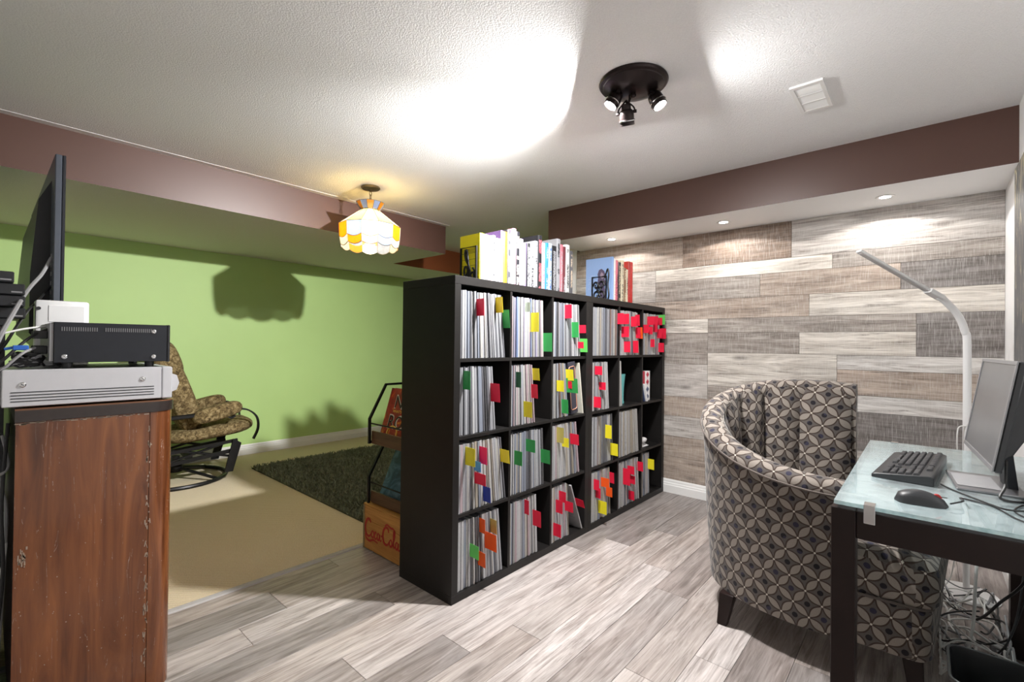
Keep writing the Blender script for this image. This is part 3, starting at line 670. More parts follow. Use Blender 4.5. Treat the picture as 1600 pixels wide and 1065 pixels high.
def bookend(x, y0, label, kind):
    t = thing('bookend', label, 'bookend', (x, y0, SH), group='wrought iron music bookends')
    w, h = .118, .205
    part(G().tube([(0, 0, .004), (0, w, .004), (0, w, h), (0, 0, h)], .0065, 4, True), 'frame', M_BLKMET, t, smooth=0)
    part(G().mm((.0, -.0, .0), (.006, w, .0015)), 'foot_plate', M_BLKMET, t, smooth=0)
    g = G()
    clef = [(.62, .16), (.52, .10), (.42, .16), (.46, .25), (.58, .25), (.62, .45), (.55, .75), (.50, .92), (.42, .98), (.36, .86), (.42, .70), (.62, .52), (.72, .36), (.66, .20), (.50, .16), (.34, .24), (.30, .40), (.40, .50), (.54, .44), (.56, .32), (.46, .27)]
    if kind == 0:
        g.tube(crom([(0, w*(1-(a*.9-.05)), h*(.06+b*.9)) for a, b in clef], 5), .0058, 6)
        g.tube(crom([(0, w*(1-(.62+a*.32)), h*(.1+b*.45)) for a, b in ((.5, .8), (.9, .5), (.5, .1), (.1, .4), (.6, .55), (.7, .3))], 5), .0055, 6)
        for q in range(5): g.tube([(0, 0, h*(.2+q*.16)), (0, w, h*(.2+q*.16))], .0011, 4)
    else:
        for (cy, cz, s, fl) in ((.3, .3, .26, 1), (.7, .3, .26, -1), (.35, .68, .22, -1), (.72, .68, .2, 1), (.5, .5, .16, 1)):
            g.tube(crom([(0, w*(cy+fl*s*r_*math.cos(a)), h*(cz+s*.8*r_*math.sin(a))) for a, r_ in [(k*.8, 1-k*.09) for k in range(10)]], 4), .0055, 6)
        g.tube(crom([(0, w*.1, h*.95), (0, w*-.1, h*1.25), (0, w*-.18, h*1.05), (0, w*-.12, h*.7), (0, w*-.2, h*.3), (0, w*-.05, h*.05)], 6), .0055, 6)
    part(g, 'scrollwork', M_BLKMET, t)
bookend(1.562*BS+.002, BY+.02, 'black wrought iron treble clef bookend against the yellow book', 0)
bookend(2.788*BS+.003, BY+.025, 'black wrought iron scroll bookend against the light blue book', 1)

# ------------------------------------------------------------------ drinks crate and magazine rack behind the bookcase
def wood(name, base, dark, axis=(1, 14, 14), rough=.45, sc=3.):
    t = NT(name); off = rnd_off(t); f = t.noise(t.coord(scale=axis, add=off), sc, 7, .6, 1.2)
    f = t.n('ShaderNodeMapRange', {0: f, 1: .3, 2: .7}).outputs[0]; t.bump(f, .08, .002)
    return t.set(color=t.mix(f, c4(dark), c4(base)), rough=rough)
M_PINE = wood('pine_crate', (.62, .33, .09), (.40, .17, .035), (10, 1, 12))
M_TRAY = wood('dark_tray_wood', (.13, .065, .03), (.05, .025, .014), (10, 1, 12))
t = thing('drinks_crate', 'orange pine crate with red script lettering behind the bookcase', 'crate', (1.445, 2.005, 0))
CWD, CDP, CHT = .385, .30, .245
for x in (0, CDP-.012):
    for k in range(3): part(G().mm((x, 0, .006+k*.080), (x+.012, CWD, .006+k*.080+.0785)), 'slat', M_PINE, t, bevel=.0012)
for y in (0, CWD-.014):
    for k in range(2): part(G().mm((.0125, y, .006+k*.120), (CDP-.0125, y+.014, .006+k*.120+.118)), 'end_board', M_PINE, t, bevel=.0012)
part(G().mm((.0125, .0145, .006), (CDP-.0125, CWD-.0145, .016)), 'base_board', M_PINE, t, smooth=0)
part(G().mm((.0005, .0005, .2455), (CDP-.0005, CWD-.0005, .2535)), 'lid_board', M_PINE, t, bevel=.0015)
for y in (.006, CWD-.010): part(G().mm((-.0022, y-.005, .004), (-.0004, y+.009, .244)), 'corner_strip', mat('dull_zinc', (.32, .28, .2), .45, .7), t, smooth=0)
SC = [[(.50, .80), (.42, .93), (.25, .95), (.07, .75), (.0, .48), (.08, .20), (.28, .10), (.48, .20), (.58, .34)],
 [(.10, .30), (.02, .12), (.12, -.03), (.40, -.10), (.75, .02), (1.15, -.02)],
 [(.66, .44), (.58, .36), (.58, .20), (.67, .12), (.77, .20), (.78, .36), (.70, .45), (.66, .40)],
 [(1.02, .38), (.97, .45), (.89, .42), (.85, .28), (.90, .14), (.99, .13), (1.08, .24)],
 [(1.30, .40), (1.20, .45), (1.11, .34), (1.12, .18), (1.20, .13), (1.29, .24), (1.33, .44), (1.32, .20), (1.40, .13), (1.47, .22)],
 [(1.44, .38), (1.58, .42)],
 [(2.10, .72), (2.02, .88), (1.84, .90), (1.66, .72), (1.60, .45), (1.68, .18), (1.88, .10), (2.06, .18), (2.18, .34)],
 [(1.78, .95), (1.95, 1.05), (2.25, .98), (2.50, .98), (2.62, .86)],
 [(2.26, .42), (2.18, .35), (2.18, .20), (2.27, .12), (2.37, .20), (2.38, .35), (2.30, .44), (2.26, .40)],
 [(2.44, .18), (2.56, .50), (2.62, .82), (2.56, .92), (2.51, .78), (2.50, .35), (2.56, .14), (2.64, .22)],
 [(2.88, .40), (2.78, .45), (2.69, .34), (2.70, .18), (2.78, .13), (2.87, .24), (2.91, .44), (2.90, .20), (2.98, .12), (3.08, .24)]]
g = G(); sc_ = .335/3.08
for k, st in enumerate(SC):
    P = crom([(-.0010, .362-a*sc_, .068+b*sc_*1.05) for a, b in st], 6)
    n = len(P); w = .0078 if k in (0, 6) else .0058
    g.tube(P, [w*(.55+.45*math.sin(math.pi*min(1, max(0, i/(n-1))))) for i in range(n)], 6)
for i, v in enumerate(g.v): g.v[i] = (max(-.0016, min(.0, v[0])), v[1], v[2])
part(g, 'script_lettering', mat('red_ink', (.42, .02, .02), .5), t, label='red flowing script reading Coca-Cola', smooth=0)

t = thing('magazine_rack', 'black metal two-tier record rack with wooden trays on the crate', 'record rack', (1.462, 2.005, .254))
def side(y):
    g = G(); g.tube([(0, y, .335), (0, y, .475), (.105, y, .665), (.30, y, .665)], .0095, 4)
    g.tube([(0, y, 0), (0, y, .15), (.105, y, .333), (.245, y, .333)], .0095, 4)
    g.tube([(.25, y, 0), (.25, y, .66)], .0095, 4); g.tube([(.0, y, .344), (.245, y, .344)], .0095, 4)
    return g
for y in (.362, .008): part(side(y), 'side_frame', M_BLKMET, t, smooth=0)
for z, h in ((.003, .066), (.335, .072)):
    part(G().mm((.009, .015, z), (.021, .355, z+h)), 'tray_front', M_TRAY, t, bevel=.0015)
    part(G().mm((.0215, .015, z), (.235, .355, z+.008)), 'tray_floor', M_TRAY, t, bevel=.001)
    part(G().tube([(.004, .0155, z+.115), (.004, .3545, z+.115)], .0045, 6), 'guard_rail', M_BLKMET, t)
part(G().tube([(.295, .015, .665), (.295, .355, .665)], .0065, 4), 'back_rail', M_BLKMET, t, smooth=0)
def cover_mat(name, cols, sc=9):
    t_ = NT(name); n = t_.noise(t_.coord(), sc, 6, .65, 1.5)
    return t_.set(color=t_.ramp(n, cols), rough=.3)
M_FIRE = cover_mat('fiery_print', [(.32, (.06, .004, .006)), (.47, (.28, .008, .012)), (.60, (.42, .02, .015)), (.70, (.8, .25, .02)), (.80, (.9, .6, .08))])
M_BLUEC = cover_mat('blue_print', [(.35, (.01, .02, .03)), (.5, (.03, .10, .16)), (.7, (.10, .22, .32))])
tl = R(17)
# the red record on the upper tray, cover towards the near end
t = thing('record_sleeve', 'red and black fiery record cover with bold lettering on the upper tray', 'record', (1.492, 2.030, .254+.345), (0, tl, 0))
part(G().mm((0, 0, 0), (.006, .30, .315)), 'sleeve', M_FIRE, t, bevel=.0008)
Mt = Matrix(((0, 0, -1), (-1, 0, 0), (0, 1, 0)))
def letters(body, size, y, z, m, name, off):
    g = G(); M4 = Matrix.Translation((-off, y, z)) @ Mt.to_4x4(); text_into(g, body, size, M4, .0004)
    part(g, name, m, t, smooth=0)
M_INKB, M_INKY, M_INKW = mat('black_ink', (.01, .008, .008), .5), mat('yellow_ink', (.85, .55, .10), .5), mat('pale_ink', (.75, .70, .6), .5)
letters('NO', .118, .2385, .200, M_INKW, 'lettering_outline', .0006); letters('NO', .100, .234, .205, M_INKB, 'lettering', .0012)
letters('WHAT\'S WRONG', .022, .232, .178, M_INKY, 'small_lettering', .0008)
letters('ROCK', .118, .260, .0865, M_INKW, 'lettering_outline', .0006); letters('ROCK', .100, .2555, .092, M_INKB, 'lettering', .0012)
g = G(); g.tube([(-.0009, .19+.045*math.cos(a), .065+.038*math.sin(a)) for a in [k*math.pi/10 for k in range(20)]], .005, 4, True); part(g, 'flame_ring', M_INKY, t, smooth=0)
for k in range(2): one(G().mm((0, 0, 0), (.005, .30, .313)), 'record_sleeve', M_FIRE if k else mat('grey_card', (.35, .35, .36), .5), ['grey record sleeve behind the fiery cover on the upper tray', 'hindmost record sleeve on the upper tray of the rack'][k], 'record', (1.506+k*.011, 2.030, .254+.345), (0, tl, 0), bevel=.0007)
t = thing('record_sleeve', 'dark blue record cover in a plastic sleeve on the lower tray', 'record', (1.492, 2.030, .254+.013), (0, R(24), 0))
part(G().mm((0, 0, 0), (.006, .30, .31)), 'sleeve', M_BLUEC, t, bevel=.0008)
part(G().mm((-.0009, .12, .225), (-.0001, .165, .262)), 'price_sticker', M_CARDW, t, smooth=0)
part(G().mm((-.0012, .13, .24), (-.0009, .155, .245)), 'sticker_print', M_INKB, t, smooth=0)
for k in range(2): one(G().mm((0, 0, 0), (.005, .30, .31)), 'record_sleeve', M_BLUEC if k else M_NAVY, ['navy record sleeve behind the blue cover on the lower tray', 'hindmost record sleeve on the lower tray of the rack'][k], 'record', (1.508+k*.012, 2.030, .254+.013), (0, R(24), 0), bevel=.0007)

# ------------------------------------------------------------------ shag rug
t = thing('shag_rug', 'dark olive green shag rug lying on the beige carpet', 'rug', (1.63, 2.62, .006))
RW, RL = 1.50, 1.96
M_RUGB = mat('rug_backing', (.08, .09, .06), .95, var=.3, scale=80)
part(G().mm((0, 0, 0), (RW, RL, .010)), 'backing', M_RUGB, t, smooth=0)
def rug_mat():
    q = NT('rug_pile'); n = q.noise(q.coord(), 45, 4, .7); n2 = q.noise(q.coord(), 5, 3)
    return q.set(color=q.mix(q.ma('MULTIPLY', n, q.ma('ADD', n2, .45)), (.05, .058, .036, 1), (.34, .37, .25, 1)), rough=.9, spec=.15)
rg = random.Random(5); g = G()
for k in range(26000):
    x, y = rg.uniform(0, RW), rg.uniform(0, RL)
    a = rg.uniform(0, 6.28); l = rg.uniform(.012, .030); w = rg.uniform(.003, .006); lx, ly = rg.gauss(0, .010), rg.gauss(0, .010)
    dx, dy = w*math.cos(a), w*math.sin(a)
    b = len(g.v); g.v += [(x-dx, y-dy, .008), (x+dx, y+dy, .008), (x+lx+dx*.6, y+ly+dy*.6, .010+l), (x+lx-dx*.6, y+ly-dy*.6, .010+l)]
    g.f.append((b, b+1, b+2, b+3)); g.fm.append(0)
me = bpy.data.meshes.new('pile'); me.from_pydata(g.v, [], g.f); me.materials.append(rug_mat())
o = obj('pile', me, t); o['kind'] = 'stuff'

# ------------------------------------------------------------------ swivel recliner
def weave(name, a, b, c, sc=38):
    q = NT(name); n = q.noise(q.coord(), sc, 5, .7, .8); n2 = q.noise(q.coord(scale=(1, 1, 1)), sc*4, 2)
    q.bump(n2, .35, .003)
    return q.set(color=q.ramp(n, [(.36, a), (.5, b), (.64, c)]), rough=.92, spec=.15)
M_TAP = weave('brown_tapestry', (.055, .038, .018), (.16, .115, .052), (.33, .26, .14))
def pillow(g, L, W, H, n=12, puff=.55):
    # rounded cushion centred at the origin
    def fn(i, j):
        a = math.pi*(i/(n-1))-math.pi/2; b = 2*math.pi*j/(2*n)
        sg = lambda v, p: math.copysign(abs(v)**p, v)
        return (L/2*sg(math.cos(a), .5)*sg(math.cos(b), puff), W/2*sg(math.cos(a), .5)*sg(math.cos(b-math.pi/2), puff), H/2*sg(math.sin(a), .8))
    return g.grid(fn, n, 2*n, None, False, True)
def xf(g, M):
    g.v = [tuple(M @ Vector(v)) for v in g.v]; return g
t = thing('swivel_recliner', 'brown patterned recliner on a black ring base beside the green wall', 'armchair', (1.07, 4.66, .006), (0, 0, R(-6)))
part(G().tube([(.36*math.cos(a), .36*math.sin(a), .016) for a in [k*math.pi/24 for k in range(48)]], .016, 8, True), 'ring_base', M_BLKMET, t)
for k in range(4):
    a = R(45+90*k); part(G().tube(crom([(.355*math.cos(a), .355*math.sin(a), .022), (.2*math.cos(a), .2*math.sin(a), .06), (.03*math.cos(a), .03*math.sin(a), .10)], 5), .013, 8), 'base_spoke', M_BLKMET, t)
part(G().lathe([(0, .07), (.05, .07), (.05, .12), (.03, .14), (.03, .2), (0, .2)], n=20), 'swivel_post', M_BLKMET, t)
for s in (-1, 1):
    y = s*.25
    g = G(); g.box((.1, y, .205), (.62, .022, .03), (0, -.12, 0)); g.box((.1, y, .29), (.60, .022, .026), (0, -.10, 0)); g.tube([(-.15, y, .18), (.32, y, .31)], .010, 6); g.tube([(.36, y, .19), (-.05, y, .29)], .010, 6)
    part(g, 'rocker_link', M_BLKMET, t)
    part(G().prism([(.30, .07), (.36, .07), (.42, .30), (.36, .34)], y-.012+s*.03, y+.012+s*.03, 'y'), 'hanger_plate', M_BLKMET, t)
    part(G().prism([(-.16, .10), (-.09, .08), (-.06, .31), (-.13, .33)], y-.012+s*.03, y+.012+s*.03, 'y'), 'hanger_plate', M_BLKMET, t)
    arm = crom([(.50, s*.33, .33), (.535, s*.33, .42), (.52, s*.33, .52), (.44, s*.33, .585), (.34, s*.33, .585), (.30, s*.33, .55), (.33, s*.33, .525), (.36, s*.33, .54)], 6)
    part(G().tube(arm, .026, 4, flat=.35), 'arm_loop', M_BLKMET, t)
    part(G().tube([(-.20, s*.33, .55), (.34, s*.33, .575)], .018, 6), 'arm_rail', M_BLKMET, t)
    part(xf(pillow(G(), .36, .13, .12), Matrix.Translation((.24, s*.31, .575)) @ Matrix.Rotation(R(-14), 4, 'Y')), 'arm_pad', M_TAP, t)
part(G().box((.1, .2, .16), (.05, .3, .03)), 'cross_bar', M_BLKMET, t)
part(xf(pillow(G(), .66, .56, .13, 14), Matrix.Translation((.22, 0, .405)) @ Matrix.Rotation(R(-6), 4, 'Y')), 'seat_cushion', M_TAP, t)
part(xf(pillow(G(), .20, .58, .78, 14, .5), Matrix.Translation((-.02, 0, .76)) @ Matrix.Rotation(R(-20), 4, 'Y')), 'backrest', M_TAP, t)
part(xf(pillow(G(), .16, .50, .30, 12), Matrix.Translation((-.07, 0, 1.0)) @ Matrix.Rotation(R(-20), 4, 'Y')), 'head_pillow', M_TAP, t)

# ------------------------------------------------------------------ walnut console cabinet with stereo gear
def walnut():
    q = NT('worn_walnut'); co = q.coord(); f = q.noise(q.coord(scale=(9, 9, .8)), 2.2, 7, .6, 1.3); f = q.n('ShaderNodeMapRange', {0: f, 1: .3, 2: .7}).outputs[0]
    c = q.mix(f, (.075, .022, .009, 1), (.235, .080, .026, 1))
    mid = q.noise(q.coord(scale=(6, 1, .55)), 1.1, 3); c = q.mix(q.n('ShaderNodeMapRange', {0: mid, 1: .52, 2: .66, 4: .65}).outputs[0], c, (.035, .013, .007, 1))
    sp = q.noise(co, 95, 6, .75); sp2 = q.noise(co, 4.5, 3); w = q.ma('MULTIPLY', q.n('ShaderNodeMapRange', {0: sp, 1: .68, 2: .74}).outputs[0], q.n('ShaderNodeMapRange', {0: sp2, 1: .50, 2: .66}).outputs[0])
    scr = q.noise(q.coord(scale=(26, 3, 2.2)), 2.5, 2, .5, 3.); w2 = q.n('ShaderNodeMapRange', {0: q.ma('ABSOLUTE', q.ma('SUBTRACT', scr, .70)), 1: 0., 2: .006, 3: .7, 4: 0.}).outputs[0]
    c = q.mix(q.ma('MAXIMUM', w, w2), c, (.58, .52, .45, 1))
    return q.set(color=c, rough=.22, spec=.5, coat=.3)
M_WALN = walnut(); M_WEAR = mat('worn_edge', (.30, .22, .16), .6, var=.6, scale=200)
CX0, CX1, CY0, CY1, CZ = .063, .435, 1.90, 3.90, .963
t = thing('console_cabinet', 'scratched walnut console cabinet with rounded corner under the stereo gear', 'cabinet', (0, 0, 0))
def rounded(x0, x1, y0, y1, r):
    P = [(x0, y0)]
    for k in range(13): a = R(-90+k*7.5); P.append((x1-r+r*math.cos(a), y0+r+r*math.sin(a)))
    return P+[(x1, y1), (x0, y1)]
SEAM = .365
part(G().mm((CX0, CY0, .008), (SEAM-.0008, CY0+.02, CZ-.037)), 'end_panel', M_WALN, t, smooth=0)
P = [(SEAM+.0008, CY0)]+[(x, y) for x, y in rounded(CX0, CX1, CY0, CY1, .062)[1:-1]]+[(CX1-.02, CY1)]+[(CX1-.02, CY0+.075), (CX1-.05, CY0+.03), (SEAM+.0008, CY0+.02)]
part(G().prism(P, .008, CZ-.037), 'curved_front', M_WALN, t, smooth=40)
part(G().prism(rounded(CX0-.002, CX1+.004, CY0-.004, CY1+.004, .064), CZ-.036, CZ-.004), 'top_edge', mat('ebonised_edge', (.030, .022, .020), .3, var=.4, scale=60), t, smooth=40)
part(G().prism(rounded(CX0-.002, CX1+.004, CY0-.004, CY1+.004, .064), CZ-.004, CZ), 'top_veneer', mat('veneer_top', (.16, .07, .035), .3, var=.2), t, smooth=40)
part(G().mm((CX0+.03, CY0+.03, 0), (CX1-.03, CY1-.03, .0078)), 'plinth', M_ESPRESSO, t, smooth=0)
part(G().mm((CX0, CY1-.02, .06), (CX1-.025, CY1, CZ-.037)), 'end_panel', M_WALN, t, smooth=0)
part(G().mm((CX0+.001, CY0+.022, .06), (CX0+.010, CY1-.022, CZ-.037)), 'back_panel', M_ESPRESSO, t, smooth=0)
gw = G(); rw = random.Random(2)
for k in range(60): gw.box((SEAM-.004+rw.gauss(0, .0035), CY0-.0004, rw.choice((rw.uniform(.55, .92), rw.uniform(.1, .5)))), (rw.uniform(.0008, .0035), .0012, rw.uniform(.003, .022)), (0, rw.gauss(0, .15), 0))
for k in range(34): gw.box((rw.uniform(CX0, CX1-.07), CY0-.0004, CZ-.039-rw.uniform(0, .005)), (rw.uniform(.004, .02), .0012, rw.uniform(.001, .004)))
for k in range(26): gw.box((CX0+.018+rw.gauss(0, .005), CY0-.0004, .545+rw.gauss(0, .015)), (rw.uniform(.001, .004), .0012, rw.uniform(.002, .014)))
for k in range(40): gw.box((rw.uniform(CX0, SEAM), CY0-.0004, rw.uniform(.2, .55)), (rw.uniform(.001, .003), .0010, rw.uniform(.001, .003)), (0, rw.uniform(0, 3), 0))
o = part(gw, 'chipped_veneer', M_WEAR, t, label='pale chips along the veneer seams', smooth=0); o['kind'] = 'stuff'

def screw(x, z, y, parent, r=.008):
    o = part(G().lathe([(0, 0), (r, 0), (r, .002), (r*.7, .004), (0, .0045)], (x, y, z), 16, Matrix.Rotation(R(90), 3, 'X')), 'screw', M_CHROME, parent)
    part(G().box((x, y-.0046, z), (r*1.0, .0006, r*.25), (0, .6, 0)), 'screw_slot', M_BLKPL, o, smooth=0)
t = thing('silver_amplifier', 'silver stereo amplifier with side vents lying on the walnut cabinet', 'amplifier', (0, 1.905, CZ+.004))
part(G().mm((.035, 0, .002), (.395, .40, .106)), 'casing', M_SILVER, t, bevel=.002)
part(G().mm((.395, -.001, .000), (.425, .401, .106)), 'front_panel', M_SILVER, t, bevel=.004)
part(G().prism([(.4255, .02), (.440, .026), (.447, .05), (.440, .076), (.4255, .082)], .01, .39, 'y'), 'control_bar', M_SILVER, t, bevel=.001)
for k in range(4): part(G().mm((.052, -.0012, .016+k*.0085), (.375, .0005, .0185+k*.0085)), 'vent_slot', M_BLKPL, t, smooth=0)
for x, z in ((.075, .064), (.345, .068)): screw(x, z, -.0002, t, .0075)
for x in (.07, .37):
    for y in (.05, .35): part(G().lathe([(0, -.004), (.014, -.004), (.014, .002), (0, .002)], (x, y, 0), 14), 'foot', M_BLKPL, t)
t = thing('black_receiver', 'black metal receiver stacked on the silver amplifier', 'receiver', (0, 1.912, CZ+.004+.1065))
part(G().mm((.137, 0, .018), (.410, .34, .138)), 'casing', M_DGREY, t, bevel=.0015)
part(G().mm((.4105, -.001, .016), (.418, .341, .139)), 'front_panel', M_BLKPL, t, bevel=.002)
part(G().mm((.128, .004, .022), (.1365, .336, .134)), 'rear_panel', M_GPLAST, t, bevel=.001)
vs_ = mesh_of(G().box((0, 0, 0), (.0022, .002, .012)), 'vent_slit', mat('slit_grey', (.20, .20, .21), .5), smooth=0)
for k in range(42):
    if k not in (16, 17, 18): obj('vent_slit', vs_, t, (.154+k*.0052, -.0004, .118))
for x, z in ((.160, .036), (.374, .034), (.374, .116)): screw(x, z, -.0002, t, .0068)
for x in (.17, .37):
    for y in (.04, .30): part(G().lathe([(0, 0.0005), (.013, .0005), (.013, .018), (0, .018)], (x, y, 0), 14), 'foot', M_BLKPL, t)
for k, (z, y) in enumerate(((.10, .05), (.10, .12), (.055, .06), (.055, .15))): part(G().mm((.098, y, z-.012), (.128, y+.03, z+.012)), 'rear_connector', M_BLKPL, t, bevel=.002)
t = thing('white_modem', 'white plastic modem box standing behind the black receiver', 'modem', (0, 2.31, CZ))
part(G().mm((.118, 0, 0), (.258, .09, .335)), 'shell', M_WPLAST, t, bevel=.008, seg=2)
part(G().mm((.150, -.002, .258), (.245, .001, .318)), 'raised_panel', M_WPLAST, t, bevel=.0015)
part(G().mm((.150, -.0016, .225), (.245, .001, .250)), 'raised_panel', M_WPLAST, t, bevel=.0012)
part(G().lathe([(0, 0), (.006, 0), (.006, .002), (0, .002)], (.126, -.0005, .305), 12, Matrix.Rotation(R(90), 3, 'X')), 'port', M_BLKPL, t)
t = thing('television', 'black flat television seen from behind its edge on the cabinet', 'television', (0, 2.45, CZ))
part(G().mm((.1905, 0, .10), (.200, 1.32, .895)), 'front_bezel', M_DGREY, t, bevel=.002)
part(G().mm((.170, .0, .10), (.190, 1.32, .895)), 'rear_bezel', mat('slate_plastic', (.07, .08, .10), .35), t, bevel=.003)
part(G().prism([(.17, .16), (.17, .82), (.135, .74), (.115, .45), (.115, .22)], .12, 1.20, 'y'), 'back_cover', M_BLKPL, t, smooth=0)
part(G().mm((.2002, .012, .115), (.2012, 1.308, .883)), 'screen', mat('screen_black', (.01, .01, .012), .1), t, smooth=0)
for k in range(7): part(G().mm((.168, .06, .30+k*.035), (.171, .085, .315+k*.035)), 'port', M_GPLAST, t, smooth=0)
part(G().mm((.16, .5, .004), (.20, .8, .16)), 'stand_neck', M_BLKPL, t, bevel=.004)
part(G().mm((.075, .4, .0), (.36, .9, .012)), 'stand_foot', M_BLKPL, t, bevel=.004)
# black media stand at the far left edge
t = thing('media_stand', 'black open media stand at the left edge beside the walnut cabinet', 'media stand', (0, 2.12, 0))
part(G().mm((-.40, 0, 1.20), (.105, .45, 1.222)), 'top_board', M_BLKPL, t, bevel=.002) if False else None
for z in (.05, .45, .85): part(G().mm((-.40, .0, z), (.045, .45, z+.02)), 'shelf_board', M_BLKPL, t, bevel=.001)
for x in (-.39, .015):
    for y in (.01, .42): part(G().mm((x, y, 0), (x+.03, y+.03, 1.20)), 'post', M_BLKPL, t, bevel=.001)
part(G().mm((-.36, .435, .07), (.045, .449, 1.20)), 'back_panel', M_BLKPL, t, smooth=0)
part(G().mm((-.40, 0, 1.2002), (.05, .45, 1.222)), 'top_board', M_BLKPL, t, bevel=.002)
for k in range(4):
    t = thing('set_top_box', ['lowest slim black box in the stack at the left edge', 'second slim black box from the bottom at the left edge', 'third slim black box from the bottom at the left edge', 'topmost slim black box in the stack at the left edge'][k], 'media box', (0, 2.14, 1.2225+k*.0375), group='stack of black media boxes')
    x1 = (.088, .087, .086, .062)[k]
    part(G().mm((-.30, 0, .001), (x1, .26, .0355)), 'casing', M_BLKPL, t, bevel=.003)
    part(G().mm((x1-.03, -.0008, .008), (x1-.006, .0005, .012)), 'trim_line', M_GPLAST, t, smooth=0)
M_CBLK, M_CGRY, M_CWHT = mat('cable_black', (.015, .015, .016), .45), mat('cable_grey', (.30, .30, .31), .5), mat('cable_white', (.72, .72, .70), .5)
M_BLUEP = mat('blue_plug', (.03, .14, .55), .4)
cb = [([(.128, 1.99, 1.19), (.09, 1.95, 1.165), (.045, 1.93, 1.11), (.015, 1.94, 1.06), (.02, 1.95, .95), (.03, 1.97, .80)], .004, M_CBLK, 'black cable curving down from the receiver rear'),
 ([(.10, 1.95, 1.135), (.075, 1.92, 1.12), (.045, 1.92, 1.085), (.025, 1.93, 1.05), (.02, 1.96, .9)], .0038, M_CGRY, 'grey cable in front of the receiver rear'),
 ([(.128, 2.05, 1.20), (.08, 2.02, 1.19), (.035, 2.0, 1.175), (-.02, 2.0, 1.16)], .0030, M_CWHT, 'thin white cable running left from the receiver'),
 ([(.168, 2.49, 1.47), (.14, 2.44, 1.40), (.10, 2.28, 1.33), (.06, 2.05, 1.24), (.025, 1.98, 1.14), (.015, 1.97, 1.05), (.02, 1.97, .9)], .0060, M_CGRY, 'thick grey cable hanging from the television back'),
 ([(.168, 2.52, 1.36), (.13, 2.42, 1.30), (.095, 2.25, 1.25), (.05, 2.04, 1.16), (.02, 2.0, 1.08), (.018, 2.0, .95)], .0040, M_CBLK, 'black cable hanging below the television back'),
 ([(.05, 1.96, .92), (.04, 1.95, .7), (.045, 1.95, .5), (.035, 1.96, .3), (.03, 1.97, .02)], .0045, M_CBLK, 'black cable hanging behind the walnut cabinet'),
 ([(.04, 2.0, .88), (.052, 1.96, .80), (.03, 1.95, .78), (.02, 1.98, .84), (.04, 1.97, .74), (.05, 1.96, .6), (.03, 1.97, .02)], .0040, M_CGRY, 'grey looped cable behind the walnut cabinet'),
 ([(.045, 1.99, .66), (.050, 1.96, .58), (.045, 1.955, .52), (.03, 1.97, .4), (.04, 1.99, .02)], .0036, M_CWHT, 'white cable behind the walnut cabinet')]
for P, r, m, lab in cb: one(G().tube(crom(P, 8), r, 7), 'cable', m, lab, 'cable', group='cables behind the stereo gear')
rc_ = random.Random(9)
for k in range(7):
    P = []; cx_, cy_ = .085, 1.975
    for i in range(14): a = i*1.15+k; P.append((cx_+.036*math.cos(a)*rc_.uniform(.6, 1.05), cy_+.028*math.sin(a), CZ+.117+rc_.uniform(0, .040)))
    one(G().tube(crom(P, 4), rc_.choice((.0026, .0034)), 6), 'cable', rc_.choice((M_CBLK, M_CBLK, M_CGRY)), 'coiled cable in the tangle left of the receiver', 'cable', group='tangle of cables left of the receiver')
t = thing('cable_plug', 'bright blue cable plug in the tangle left of the receiver', 'plug', (.075, 1.935, 1.135))
part(G().mm((-.02, -.007, -.007), (.012, .007, .007)), 'body', M_BLUEP, t, bevel=.002); part(G().tube([(-.02, 0, 0), (-.035, .004, -.004)], .004, 7), 'strain_relief', M_BLUEP, t)

